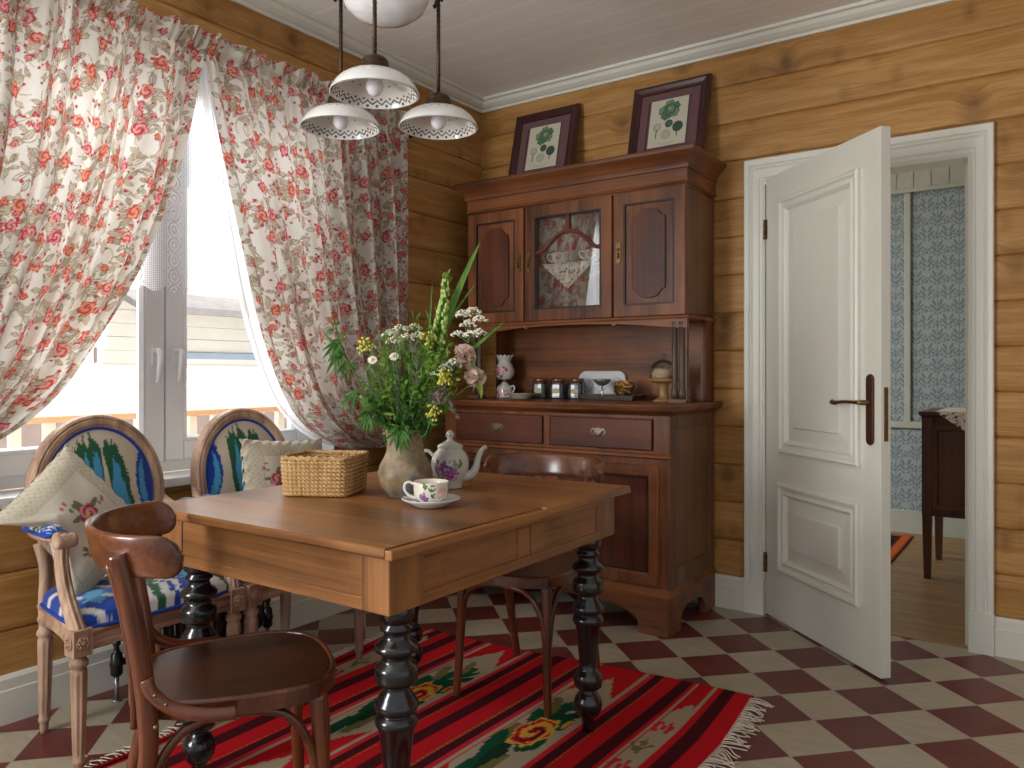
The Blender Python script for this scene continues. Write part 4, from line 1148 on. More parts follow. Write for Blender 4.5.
def sheer_mat():
    h = Sh('white sheer voile')
    n = h.noise(h.coord(), 40, 2)
    d = h.node('ShaderNodeBsdfDiffuse', {'Color': h.ramp(n, [(0.3, (0.86, 0.87, 0.88, 1)), (0.7, (0.93, 0.93, 0.94, 1))])}, out=0)
    tl = h.node('ShaderNodeBsdfTranslucent', {'Color': (0.93, 0.93, 0.95, 1)}, out=0)
    m1 = h.t.nodes.new('ShaderNodeMixShader'); m1.inputs[0].default_value = 0.5
    h.link(d, m1.inputs[1]); h.link(tl, m1.inputs[2])
    tr = h.node('ShaderNodeBsdfTransparent', None, out=0)
    m2 = h.t.nodes.new('ShaderNodeMixShader'); m2.inputs[0].default_value = 0.25
    h.link(m1.outputs[0], m2.inputs[1]); h.link(tr, m2.inputs[2]); h.link(m2.outputs[0], h.out.inputs[0])
    return h.m
inS = [(a - 0.034 * min(1, max(0, (2.35 - b) * 1.2)) * (1 if b > 0.78 else 0.3), b + (0.01 if b < 0.9 else 0)) for a, b in inR[:10]]
outS = [(a - 0.03, b) for a, b in outR[:7]]
tag(drape('voile_curtain', inS, outS, 1.3, 10, 0.018, 0.008, sheer_mat(), 31, colored=False), 'white voile curtain edge showing behind the tied-back flowered curtain', 'curtain')
def lace_mat():
    h = Sh('white window lace'); v = h.coord(); x, y, z = h.sep(v)
    # columns of medallions with plain net between them
    cy = h.math('ABSOLUTE', h.math('SUBTRACT', h.math('FRACT', h.math('DIVIDE', y, 0.155)), 0.5))
    col = h.math('LESS_THAN', cy, 0.22)
    a = h.math('SUBTRACT', h.math('FRACT', h.math('DIVIDE', z, 0.062)), 0.5)
    b = h.math('MULTIPLY', cy, 2.5)
    r = h.math('SQRT', h.math('ADD', h.math('MULTIPLY', a, a), h.math('MULTIPLY', b, b)))
    ringm = h.math('GREATER_THAN', h.math('SINE', h.math('MULTIPLY', r, 24.0)), -0.1)
    net = h.math('GREATER_THAN', h.math('ADD', h.math('SINE', h.math('MULTIPLY', y, 900.0)), h.math('SINE', h.math('MULTIPLY', z, 900.0))), -0.6)
    m = h.math('MAXIMUM', h.math('MULTIPLY', ringm, col), h.math('MULTIPLY', net, h.math('SUBTRACT', 1.0, col)))
    d = h.node('ShaderNodeBsdfDiffuse', {'Color': (0.9, 0.9, 0.91, 1)}, out=0)
    tl = h.node('ShaderNodeBsdfTranslucent', {'Color': (0.92, 0.92, 0.94, 1)}, out=0)
    m1 = h.t.nodes.new('ShaderNodeMixShader'); m1.inputs[0].default_value = 0.6
    h.link(d, m1.inputs[1]); h.link(tl, m1.inputs[2])
    tr = h.node('ShaderNodeBsdfTransparent', None, out=0)
    m2 = h.t.nodes.new('ShaderNodeMixShader'); h.link(h.math('ADD', 0.32, h.math('MULTIPLY', m, 0.56)), m2.inputs[0])
    h.link(tr, m2.inputs[1]); h.link(m1.outputs[0], m2.inputs[2]); h.link(m2.outputs[0], h.out.inputs[0])
    return h.m
mb = MB()
def lace_fn(u, v):
    y = -2.68 + u * 1.47
    lo = 1.455 + 0.022 * abs(sin(pi * (y + 2.68) / 0.0775)) * -1 + 0.022
    z = 2.41 + (lo - 2.41) * v
    return (-0.075 + 0.012 * sin(y * 34) * (0.4 + 0.6 * v), y, z)
mb.grid(240, 24, lace_fn)
tag(mb.build('lace_valance', lace_mat()), 'short white lace curtain with scalloped hem in the upper half of the window', 'lace curtain')
M_iron = plain('black iron', C(30, 26, 24), 0.4, 0.6, var=0.2)
rod = thing('curtain_rod', 'thin dark curtain rod with a small end knob above the window', 'curtain rod', (0.050, -1.9, 2.37))
mb = MB(); mb.tube([(0, -1.15, 0), (0, 1.185, 0)], 0.009, 10); mb.build('rod', M_iron, rod)
mb = MB(); mb.ball((0, 1.20, 0), 0.018, 12, 8); mb.ball((0, 1.22, 0), 0.009, 10, 6); mb.build('end_knob', M_iron, rod)
mb = MB(); mb.tube([(-0.049, 1.165, 0.0), (0, 1.165, 0)], 0.006, 8); mb.lathe([(0.018, 0), (0.018, 0.006), (0.008, 0.010)], 12, T((-0.049, 1.165, 0)) @ RD(90, 'Y')); mb.build('bracket', M_iron, rod)

# ------------------------------------------------------------------ radiator under the window
M_cast = plain('black cast iron', C(34, 32, 33), 0.36, 0.3, var=0.2, coat=0.2, coatr=0.2)
rad = thing('cast_iron_radiator', 'black cast-iron column radiator under the window sill', 'radiator', (0.115, -1.955, 0.0))
for k in range(11):
    y = (k - 5) * 0.049
    mb = MB()
    for x in (-0.045, 0.045):
        mb.tube(smooth_path([(x * 0.4, y, 0.115), (x, y, 0.15), (x, y, 0.30), (x, y, 0.50), (x * 0.4, y, 0.575)], 4), 0.0165, 10)
    mb.ball((0, y, 0.13), 0.036, 12, 8, sc=(1, 0.68, 1)); mb.ball((0, y, 0.56), 0.036, 12, 8, sc=(1, 0.68, 1))
    if k in (1, 9): mb.tube([(0, y, 0.12), (0.0, y, 0.0)], [0.022, 0.016], 10)
    mb.build('section', M_cast, rad)
for s in (-1, 1):
    mb = MB(); y = s * 0.285
    mb.tube([(0, s * 0.25, 0.13), (0, y + s * 0.03, 0.13)], 0.012, 10)
    mb.lathe([(0.010, 0.085), (0.020, 0.095), (0.020, 0.12), (0.024, 0.13), (0.020, 0.14), (0.018, 0.165), (0.010, 0.172), (0.008, 0.19), (0.013, 0.195), (0.013, 0.205), (0.006, 0.212), (0.006, 0.222), (0.001, 0.228)], 16, T((0, y + s * 0.03, 0.0)))
    v = mb.build('valve', M_cast, rad)
    mb = MB(); mb.tube([(0, y + s * 0.03, 0.0), (0, y + s * 0.03, 0.09)], 0.008, 10); mb.lathe([(0.016, 0.0), (0.016, 0.004), (0.010, 0.010)], 14, T((0, y + s * 0.03, 0)))
    mb.build('pipe', plain('grey steel pipe', C(150, 148, 145), 0.3, 0.8), v)

# ------------------------------------------------------------------ chandelier
M_dbrass = plain('dark patinated brass', C(74, 58, 42), 0.38, 0.75, var=0.25, scale=30)
M_opal = plain('white opal glass', C(236, 236, 236), 0.12, var=0.01, coat=0.6, coatr=0.05)
lampr = thing('chandelier', 'hanging lamp with an opal bowl and three pierced white ceramic shades', 'chandelier', (1.073, -1.9375, 2.745))
mb = MB(); mb.lathe([(0.001, 0.0), (0.062, 0.0), (0.060, -0.02), (0.03, -0.04), (0.010, -0.05), (0.010, -0.20), (0.02, -0.21), (0.026, -0.24), (0.02, -0.27), (0.001, -0.275)], 24)
mb.build('stem', M_dbrass, lampr)
BZ = T((0, 0, 0.020)); mb = MB(); mb.lathe([(0.001, -0.529), (0.05, -0.526), (0.09, -0.514), (0.12, -0.492), (0.135, -0.462), (0.138, -0.435), (0.128, -0.405), (0.10, -0.375), (0.07, -0.360), (0.06, -0.345), (0.06, -0.33)], 40, BZ)
mb.build('opal_bowl', M_opal, lampr)
mb = MB(); mb.lathe([(0.062, -0.335), (0.068, -0.33), (0.066, -0.29), (0.03, -0.265), (0.001, -0.26)], 24, BZ); mb.build('gallery', M_dbrass, lampr)
def ceramic_pierced():
    h = Sh('pierced white ceramic'); c = h.attr(); r, g_, b = h.sep(c)
    h.set(color=C(232, 231, 226), rough=h.math('ADD', 0.10, h.math('MULTIPLY', h.noise(h.coord(), 20), 0.08)), coat=0.5, coatr=0.05)
    h.set(color=h.mix(h.math('GREATER_THAN', g_, 0.5), C(96, 90, 82), C(232, 231, 226)))
    return h.m
M_pierced = ceramic_pierced()
fwd = atan2(-0.82, 0.5724)
RP = 0.182
for k in range(3):
    an = fwd + k * 2 * pi / 3
    px, py = RP * cos(an), RP * sin(an)
    c, s_ = cos(an), sin(an)
    mb = MB(); mb.tube(smooth_path([(0.012 * c, 0.012 * s_, -0.24), (0.08 * c, 0.08 * s_, -0.20), (0.15 * c, 0.15 * s_, -0.24), (0.182 * c, 0.182 * s_, -0.36), (px, py, -0.405)], 6), 0.007, 8)
    for q in (-1, 1): mb.tube(smooth_path([(px, py, -0.405), (px - q * 0.018 * s_, py + q * 0.018 * c, -0.398), (px - q * 0.026 * s_, py + q * 0.026 * c, -0.415), (px - q * 0.036 * s_, py + q * 0.036 * c, -0.405)], 5), 0.0045, 8)
    mb.build('arm', M_dbrass, lampr)
    mb = MB(); mb.tube([(px, py, -0.40), (px, py, -0.695)], 0.006, 10)
    for q in range(16): mb.ball((px, py, -0.42 - q * 0.017), 0.0072, 8, 4)
    rod_ = mb.build('drop_rod', M_dbrass, lampr)
    dz = 0.0 if k == 0 else -0.011
    mb = MB(); mb.lathe([(0.008, -0.680), (0.012, -0.684), (0.028, -0.690), (0.038, -0.700), (0.041, -0.708), (0.040, -0.712), (0.044, -0.716), (0.044, -0.730), (0.046, -0.738), (0.036, -0.742)], 24, T((px, py, dz - 0.008)))
    mb.build('cap', M_dbrass, rod_)
    nr, nt = 60, 400
    rr, tt = np.meshgrid(np.linspace(0, 1, nr), np.linspace(0, 2 * pi, nt))
    rad_ = 0.036 + 0.089 * np.interp(rr, [0, 0.15, 0.3, 0.45, 0.6, 0.75, 0.88, 1.0], [0, 0.22, 0.42, 0.60, 0.75, 0.87, 0.95, 1.0])
    dz = 0.0 if k == 0 else -0.011
    zz = dz - 0.741 - 0.064 * np.interp(rr, [0, 0.15, 0.3, 0.45, 0.6, 0.75, 0.88, 1.0], [0, 0.06, 0.155, 0.28, 0.44, 0.63, 0.81, 1.0])
    col = np.full(rr.shape + (3,), 255.0)
    a = np.mod(tt * 26 / (2 * pi), 1.0) - 0.5
    for rc, off, sz in ((0.93, 0.0, 0.020), (0.74, 0.5, 0.016)):
        b = np.mod(tt * 26 / (2 * pi) + off, 1.0) - 0.5
        col[np.hypot(b * 0.029, (rr - rc) * 0.11) < sz * 0.24] = 0
    zig = 0.835 + 0.06 * (np.abs(a) * 4 - 1)
    col[np.abs(rr - zig) < 0.026] = 0
    for rc in (0.36,): col[np.hypot((np.mod(tt * 16 / (2 * pi), 1.0) - .5) * 0.03, (rr - rc) * 0.11) < 0.0032] = 0
    r2 = rad_ - 0.0036
    outc = np.full(col.shape, 255.0); outc[np.hypot((np.mod(tt * 26 / (2 * pi), 1.0) - .5) * 0.03, (rr - 0.55) * 0.11) < 0.0030] = 0
    sh = np_grid('shade', px + rad_ * np.cos(tt), py + rad_ * np.sin(tt), zz, outc, M_pierced, lampr)
    np_grid('pierced_inside', px + r2 * np.cos(tt), py + r2 * np.sin(tt), zz - 0.0036 * (1 - rr), col, M_pierced, sh)
    mo = sh.modifiers.new('thickness', 'SOLIDIFY'); mo.thickness = 0.003; mo.offset = 1
    mb = MB(); mb.lathe([(0.012, -0.735), (0.013, -0.752), (0.020, -0.762), (0.0245, -0.776), (0.024, -0.788), (0.018, -0.800), (0.009, -0.806), (0.001, -0.807)], 18, T((px, py, dz - 0.002)))
    mb.build('bulb', plain('white lamp bulb', C(240, 236, 240), 0.25), lampr)
# ------------------------------------------------------------------ kilim on the floor
def rug_paint(X, Y):
    Yq = np.round(Y / 0.011) * 0.011; Xq = np.round(X / 0.007) * 0.007
    RED, DK, BE = np.array((190, 26, 33.)), np.array((72, 22, 28.)), np.array((168, 150, 124.))
    YEL, GR, GR2, OL, PK = np.array((206, 160, 56.)), np.array((18, 74, 46.)), np.array((26, 52, 36.)), np.array((112, 104, 58.)), np.array((196, 40, 50.))
    out = np.empty(X.shape + (3,)); out[:] = RED
    def band(a, b, c, m=True): out[(X > a) & (X < b) & m] = c
    def dashes(x, c): out[(np.abs(X - x) < 0.0032) & (np.mod(Y, 0.022) < 0.013)] = c * 0.68
    P = 0.498
    for k in (-1, 0, 1, 2):
        o = k * P
        band(1.551 + o - P, 1.587 + o - P, DK); dashes(1.5915 + o - P, YEL)
        band(1.517 + o - P, 1.532 + o - P, BE)
        band(1.532 + o - P, 1.551 + o - P, PK)
        band(1.274 + o, 1.310 + o, DK); dashes(1.268 + o, YEL); band(1.330 + o, 1.345 + o, BE); band(1.310 + o, 1.330 + o, PK)
    for k in (-1, 0, 1): band(1.141 + (k) * P, 1.195 + k * P, DK)
    band(1.60, 1.96, RED)
    band(1.655, 1.699, DK); band(1.828, 1.879, DK); band(1.711, 1.723, BE); band(1.786, 1.802, BE)
    band(0.38, 0.475, RED); band(0.44, 0.47, DK)
    def ell(cx, cy, rx, ry, c, jag=0.0, ang=0.0):
        dx, dy = Xq - cx, Yq - cy
        p = dx * np.cos(ang) + dy * np.sin(ang); q = -dx * np.sin(ang) + dy * np.cos(ang)
        out[(p / rx) ** 2 + (q / ry) ** 2 < 1] = c
    # broad fields with roses
    for fx0 in (1.431, 1.431 - P):
        hw = 0.086
        u = (Xq - fx0) / hw
        for y0, per in ((-1.115, 1.05), (-2.165, 1.05), (-3.2, 1.05)):
            top = y0 - 0.19 * np.clip(np.abs(u - 0.05), 0, 1) ** 0.9
            bot = y0 - 0.98 + 0.16 * np.clip(np.abs(u + 0.05), 0, 1)
            out[(np.abs(u) < 1) & (Yq < top) & (Yq > bot)] = BE
            cy = y0 - 0.53
            for dx, dy, rx, ry, an, c in ((0.0, 0.22, 0.030, 0.10, -0.35, GR), (-0.045, 0.20, 0.020, 0.075, 0.3, OL), (0.045, 0.16, 0.022, 0.08, -0.5, GR2), (0.0, 0.30, 0.016, 0.07, 0.25, OL), (0.05, 0.245, 0.013, 0.05, -0.4, GR),
                                         (0.03, 0.10, 0.05, 0.07, 0.2, GR), (-0.045, 0.09, 0.025, 0.07, 0.3, GR), (-0.055, -0.03, 0.02, 0.055, 0.2, OL), (-0.04, -0.16, 0.03, 0.13, 0.25, GR), (0.0, -0.22, 0.028, 0.13, 0.15, GR2), (0.045, -0.08, 0.032, 0.06, -0.3, GR),
                                         (0.02, -0.26, 0.016, 0.1, -0.1, OL), (-0.03, -0.33, 0.022, 0.1, 0.1, GR), (0.068, 0.1, 0.012, 0.03, 0, YEL), (0.074, 0.1, 0.007, 0.018, 0, RED)):
                ell(fx0 + dx, cy + dy, rx, ry, c, 0, an)
            d = np.hypot((Xq - fx0 - 0.006) / 0.058, (Yq - cy) / 0.108); a = np.arctan2((Yq - cy) / 0.108, (Xq - fx0 - 0.006) / 0.058)
            r0 = 1 + 0.10 * np.cos(6 * a)
            out[d < r0] = YEL
            out[(d < 0.86 * r0)] = RED
            w = np.sin(d * 9 + a * 1.2 + 0.6)
            out[(d < 0.80) & (w > 0.15)] = YEL
            out[(d < 0.75) & (w < -0.75)] = DK
            out[d < 0.16] = np.array((120, 24, 30.))
    # narrow fields with little flowers
    for fx0 in (1.7545, 0.545):
        hw = 0.0315 if fx0 > 1 else 0.05
        u = (Xq - fx0) / hw
        out[(np.abs(u) < 1) & (Yq < -1.165 - 0.11 * np.clip(np.abs(u - 0.5), 0, 1.5) / 1.5) & (Yq > -2.85)] = BE
        for k in range(6):
            cy = -1.385 - k * 0.30
            for dx, dy in ((-0.018, 0.03), (0.014, 0.035), (0.0, 0.0), (-0.02, -0.03), (0.02, -0.025), (0.024, 0.006), (-0.024, 0.0)): ell(fx0 + dx, cy + dy, 0.0095, 0.016, PK)
            for dx, dy, an in ((-0.004, -0.13, 0.0), (0.016, -0.15, -0.6), (-0.018, -0.17, 0.6), (0.0, -0.18, 0.2)): ell(fx0 + dx, cy + dy, 0.008, 0.032, OL, 0, an)
    return out
xs = np.arange(0.405, 1.953, 0.005); ys = np.arange(-2.78, -0.985, 0.005)
Xr, Yr = np.meshgrid(xs, ys)
far = -1.105 + 0.13 * ((xs - 0.40) / 1.55) + 0.012 * np.sin(xs * 5)
k_ = (Yr - ys[0]) / (ys[-1] - ys[0])
Ysh = ys[0] + k_ * (far[None, :] - ys[0])
Xsh = Xr + 0.006 * np.sin(Ysh * 4) + np.where(Xr < 0.6, 1, 0) * (0.6 - Xr) / 0.2 * (0.11 * np.clip((-1.2 - Ysh) / 1.2, 0, 1)) - 0.035 * np.clip((Xr - 1.7) / 0.25, 0, 1) * np.clip((Ysh + 1.4) / 0.4, 0, 1)
Zr = 0.007 + 0.0015 * np.sin(Xr * 9) * np.sin(Ysh * 7)
def rug_mat():
    h = Sh('woven wool kilim'); v = h.coord(); x, y, z = h.sep(v)
    c = h.mix(0.25, h.attr(), h.ramp(h.noise(v, 160, 2), [(0.3, (0.45, 0.45, 0.45, 1)), (0.7, (1, 1, 1, 1))]), 'MULTIPLY')
    h.set(color=c, rough=0.95, spec=0.08)
    h.bump(h.math('ADD', h.math('SINE', h.math('MULTIPLY', x, 1400.0)), h.math('SINE', h.math('MULTIPLY', y, 900.0))), 0.35, 0.001)
    return h.m
rug = np_grid('rug', Xsh, Ysh, Zr, rug_paint(Xr, Yr * 0 + Ysh), rug_mat())
mo = rug.modifiers.new('thickness', 'SOLIDIFY'); mo.thickness = 0.006; mo.offset = -1
tag(rug, 'red striped wool kilim with woven roses lying under the table', 'rug')
mb = MB()
rs = random.Random(4)
M_fr = plain('cream cotton fringe', C(214, 204, 186), 0.9, var=0.1)
for k in range(150):
    y = -2.74 + k * (1.74 / 150); x = 1.95 + 0.006 * sin(y * 4) - 0.035 * max(0, min(1, (y + 1.4) / 0.4))
    L = 0.05 + 0.03 * rs.random(); a = rs.uniform(-0.7, 0.7)
    pts = [(x - 0.006, y, 0.008), (x + L * 0.35, y + 0.2 * a * L, 0.010 + 0.004 * rs.random()), (x + L * 0.75, y + 0.7 * a * L, 0.006), (x + L, y + a * L + rs.uniform(-.012, .012), 0.004)]
    mb.tube(smooth_path(pts, 3), 0.0019, 5)
mb.build('fringe', M_fr, rug)
mb = MB()
for k in range(110):
    y = -2.7 + k * (1.58 / 110); kk = min(1, max(0, (-1.2 - y) / 1.2)); x = 0.405 + 0.11 * kk
    mb.tube([(x + 0.004, y, 0.008), (x - 0.02, y + rs.uniform(-.012, .012), 0.008), (x - 0.035 - 0.015 * rs.random(), y + rs.uniform(-.025, .025), 0.004)], 0.0018, 5)
mb.build('fringe', M_fr, rug)

# ------------------------------------------------------------------ on the table
TZ = 0.776
# wicker basket
bk = thing('wicker_basket', 'small rectangular woven seagrass basket on the table', 'basket', (0.968, -2.085, TZ), radians(25))
mb = MB()
def rrect(w, d, r, n):
    P = []
    seq = [(w - r, d - r, 0), (-w + r, d - r, pi / 2), (-w + r, -d + r, pi), (w - r, -d + r, 3 * pi / 2)]
    for cx, cy, a0 in seq:
        for k in range(6): P.append((cx + r * cos(a0 + k * pi / 10), cy + r * sin(a0 + k * pi / 10)))
    P.append(P[0]); P = np.array(P); d_ = np.r_[0, np.cumsum(np.hypot(*np.diff(P, axis=0).T))]
    t = np.linspace(0, d_[-1], n, endpoint=False)
    return np.interp(t, d_, P[:, 0]), np.interp(t, d_, P[:, 1])
rows = 9
for k in range(rows):
    z = 0.008 + k * 0.0115; e = 1 + 0.06 * k / rows
    for st in (0, 1):
        px, py = rrect(0.096 * e, 0.086 * e, 0.022, 192)
        pts = []
        for i in range(192):
            ph = 2 * pi * i * 27 / 192 + (k % 2) * pi + st * pi
            q = Vector((px[i], py[i], 0)); nrm = Vector((px[i] / 0.096, py[i] / 0.086, 0)).normalized()
            pts.append(tuple(q + nrm * 0.0044 * sin(ph) + Vector((0, 0, z + 0.0035 * cos(ph)))))
        mb.tube(pts, 0.0050, 7, closed=True)
M_wick = wood('seagrass', C(150, 112, 66), C(214, 176, 120), 'z', 6.0, 0.7, bump=0.2)
mb.build('woven_wall', M_wick, bk)
mb = MB(); px, py = rrect(0.1025, 0.092, 0.022, 160)
for st in (0, 1): mb.tube([(px[i] + 0.003 * cos(i * 0.6 + st * pi), py[i] + 0.003 * sin(i * 0.6 + st * pi), 0.112 + 0.003 * sin(i * 0.6 + st * pi)) for i in range(160)], 0.005, 6, closed=True)
mb.build('rim', M_wick, bk)
mb = MB(); mb.box(-0.09, 0.09, -0.08, 0.08, 0.001, 0.006); mb.build('base', M_wick, bk)

# earthenware vase
def vase_mat():
    h = Sh('mottled earthenware'); v = h.coord(); x, y, z = h.sep(v)
    n = h.noise(v, 16, 5, 0.65)
    c = h.ramp(n, [(0.3, C(88, 72, 54)), (0.5, C(134, 114, 86)), (0.7, C(164, 145, 114))])
    bl = h.noise(v, 9, 3)
    c = h.mix(h.math('MULTIPLY', h.math('LESS_THAN', z, 0.10), h.ramp(bl, [(0.52, 0.0), (0.6, 0.7)])), c, C(110, 124, 142))
    c = h.mix(h.math('MULTIPLY', h.ramp(h.voro(v, 22), [(0.1, 1.0), (0.3, 0.0)]), h.ramp(bl, [(0.4, 0.0), (0.5, 0.55)])), c, C(84, 78, 66))
    h.set(color=c, rough=0.5); h.bump(n, 0.25, 0.002)
    return h.m
VX, VY = 1.214, -1.998
vase = thing('earthenware_vase', 'mottled grey-brown earthenware jug vase holding the wild flowers', 'vase', (VX, VY, TZ), radians(35))
mb = MB(); mb.lathe([(0.001, 0.0), (0.048, 0.0), (0.052, 0.004), (0.070, 0.030), (0.080, 0.056), (0.081, 0.070), (0.074, 0.094), (0.062, 0.115), (0.055, 0.133), (0.053, 0.162), (0.058, 0.188), (0.060, 0.196), (0.059, 0.199), (0.055, 0.194), (0.050, 0.170), (0.050, 0.150)], 48, cap=False)
mb.build('body', vase_mat(), vase)

# bouquet: every stem a thing of its own; axes: a to the right of the vase as seen across the table, b towards the hutch
RXY = Vector((0.82, 0.5724, 0)); FXY = Vector((-0.5724, 0.82, 0))
def bq(a, h, b=0.0):
    return RXY * (a / 100) + FXY * (b / 100) + Vector((0, 0, h / 100))
def leafmat(name, c1, c2):
    if name in MATS: return MATS[name]
    h = Sh(name); v = h.coord()
    col = h.ramp(h.noise(v, 30, 3), [(0.3, c1), (0.7, c2)])
    h.set(color=col, rough=0.5, spec=0.3)
    tl = h.node('ShaderNodeBsdfTranslucent', {'Color': col}, out=0)
    mx = h.t.nodes.new('ShaderNodeMixShader'); mx.inputs[0].default_value = 0.4
    h.link(h.b.outputs[0], mx.inputs[1]); h.link(tl, mx.inputs[2]); h.link(mx.outputs[0], h.out.inputs[0])
    MATS[name] = h.m
    return h.m
L_dark = leafmat('deep green leaf', C(50, 98, 38), C(94, 146, 60))
L_mid = leafmat('fresh green leaf', C(98, 144, 48), C(164, 196, 92))
L_grass = leafmat('grass blade', C(76, 124, 44), C(124, 168, 74))
L_grey = leafmat('grey green leaf', C(92, 108, 82), C(140, 150, 120))
M_stem = plain('green stalk', C(92, 122, 56), 0.6)
def blade(mb, base, tip, W, nrm, bow=0.0, n=8, prof=None):
    base, tip = Vector(base), Vector(tip); d = tip - base; L = d.length
    if L < 1e-5: return
    d.normalize(); side = d.cross(Vector(nrm))
    if side.length < 1e-3: side = d.cross(Vector((1, 0, 0.3)))
    side.normalize(); up = side.cross(d)
    vs = []; fs = []
    for i in range(n + 1):
        t = i / n
        w = W * (prof(t) if prof else (sin(pi * min(1, t ** 0.75)) ** 0.8 if 0 < t < 1 else 0.0)) + 0.0002
        c = base + d * (L * t) + up * (bow * L * 4 * t * (1 - t))
        vs += [tuple(c - side * w + up * w * 0.35), tuple(c), tuple(c + side * w + up * w * 0.35)]
        if i:
            o = 3 * (i - 1); fs += [(o, o + 1, o + 4, o + 3), (o + 1, o + 2, o + 5, o + 4)]
    mb.add(vs, fs, None, True)
def rv(r, s=1.0): return Vector((r.uniform(-s, s), r.uniform(-s, s), r.uniform(-s, s)))
def plant(name, label, cat, pts, group=None, r=0.0022, mat=None):
    t = thing(name, label, cat, (VX, VY, TZ), 0, group)
    P = smooth_path([bq(*p) for p in pts], 8)
    mb = MB(); mb.tube(P, lambda q: r * (1.15 - 0.5 * q), 6); mb.build('stalk', mat or M_stem, t)
    return t, P
VB = (0, 4, 0)
G_ = 'flowers and grasses in the vase'
# long grass blades
for lab, pts, W in (('tall broad grass blade standing highest in the bouquet', [(1, 6, 0), (5, 26, 1), (10, 46, 2), (15.5, 61, 2), (22, 75, 1)], 0.012),
                    ('narrow grass blade just below the tallest blade', [(2, 6, 1), (7, 32, 3), (12, 50, 3), (20.5, 63, 4)], 0.005),
                    ('grass blade jutting out sideways towards the hutch niche', [(2, 6, -1), (8, 24, -1), (16, 39, -2), (29.5, 51.5, -2)], 0.008),
                    ('short straight grass blade beside the flower spike', [(1, 6, 2), (5, 30, 4), (7.6, 64, 4)], 0.004),
                    ('thin bent grass blade arching over in front of the curtain', [(-1, 6, 0), (-10, 28, 0), (-19, 42, 0), (-26, 50, 1)], 0.003)):
    t = thing('grass_blade', lab, 'grass blade', (VX, VY, TZ), 0, G_)
    P = smooth_path([bq(*p) for p in pts], 8); n = len(P) - 1
    mb = MB(); vs = []; fs = []
    for i, p in enumerate(P):
        q = i / n; w = W * (min(1, 0.25 + 2.2 * q) * (1 - q ** 5) + 0.02)
        d = (P[min(i + 1, n)] - P[max(i - 1, 0)]).normalized(); sd = d.cross(FXY).normalized()
        vs += [tuple(p - sd * w), tuple(p + FXY * w * 0.4), tuple(p + sd * w)]
        if i: o = 3 * (i - 1); fs += [(o, o + 1, o + 4, o + 3), (o + 1, o + 2, o + 5, o + 4)]
    mb.add(vs, fs, None, True); mb.build('blade', L_grass, t)
# cream-green budding spike
r_ = random.Random(2)
t, P = plant('flower_spike', 'pale green budding flower spike rising from the bouquet beside the tall blade', 'flower', [VB, (4, 22, 1), (8, 42, 1), (11, 55, 1), (11.8, 64, 1)], G_)
mb = MB(); lf = MB()
for i in range(int(len(P) * 0.55), len(P)):
    for k in range(8):
        a = r_.random() * 6.28; q = (i - len(P) * 0.55) / (len(P) * 0.45); rr = 0.020 * (1 - 0.75 * q)
        c = P[i] + RXY * (rr * cos(a)) + FXY * (rr * sin(a)) + Vector((0, 0, r_.uniform(-.01, .01)))
        mb.ball(c, 0.0065 * (1.1 - 0.5 * q), 7, 5, sc=(0.8, 0.8, 1.3)); blade(lf, P[i], c + Vector((0, 0, 0.02)) + rv(r_, .012), 0.004, rv(r_), 0.1, 5)
for i in range(6, int(len(P) * 0.6)):
    for k in range(4): blade(lf, P[i], P[i] + rv(r_, 0.05) + Vector((0, 0, 0.025)), 0.008, (0, 0, 1), 0.1, 6)
mb.build('buds', plain('cream green bud', C(176, 196, 112), 0.6), t); lf.build('leaves', L_mid, t)
# white umbels
M_umb = plain('white floret', C(228, 226, 206), 0.7, var=0.04); M_umb2 = plain('greenish white floret', C(206, 208, 172), 0.7)
for lab, tip, heads, m, ctl in (('white yarrow umbel on a branching stalk, furthest out towards the hutch', (18.5, 50), [(18.5, 50, -1), (15.5, 47, 0), (22, 51.5, 0), (20, 54, 1), (22, 47.5, -1), (17, 53, 0), (19.5, 47, -2)], M_umb, [(5, 22, -2), (12, 38, -1)]),
                                ('white yarrow umbel in the middle of the bouquet', (-1, 47), [(-1, 48.5, -3), (2.5, 49, 1), (-4, 47, -3), (1, 46, -5), (-2.5, 45, -5), (4, 46.5, -3)], M_umb2, [(0, 20, 2), (-1, 35, 2)]),
                                ('small white umbel above the pink blossoms', (9, 41), [(12, 37, -4), (14.5, 38.5, -4), (10, 35.5, -4)], M_umb, [(3, 18, -3), (8, 28, -4)])):
    t, P = plant('yarrow', lab, 'flower', [VB] + ctl + [(tip[0], tip[1] - 5, heads[0][2])], G_)
    mb = MB(); st = MB()
    for h_ in heads:
        c = bq(*h_); st.tube(smooth_path([P[-1], P[-1].lerp(c, 0.5) + Vector((0, 0, 0.004)), c], 3), 0.0011, 5)
        for k in range(44):
            a = r_.random() * 6.28; d = 0.024 * sqrt(r_.random())
            p = c + RXY * (d * cos(a)) + FXY * (d * sin(a)) + Vector((0, 0, 0.016 * (1 - (d / .024) ** 2) + r_.uniform(-.003, .003)))
            mb.ball(p, 0.0036, 6, 4, sc=(1, 1, 0.8))
    mb.build('florets', m, t); st.build('branches', M_stem, t)
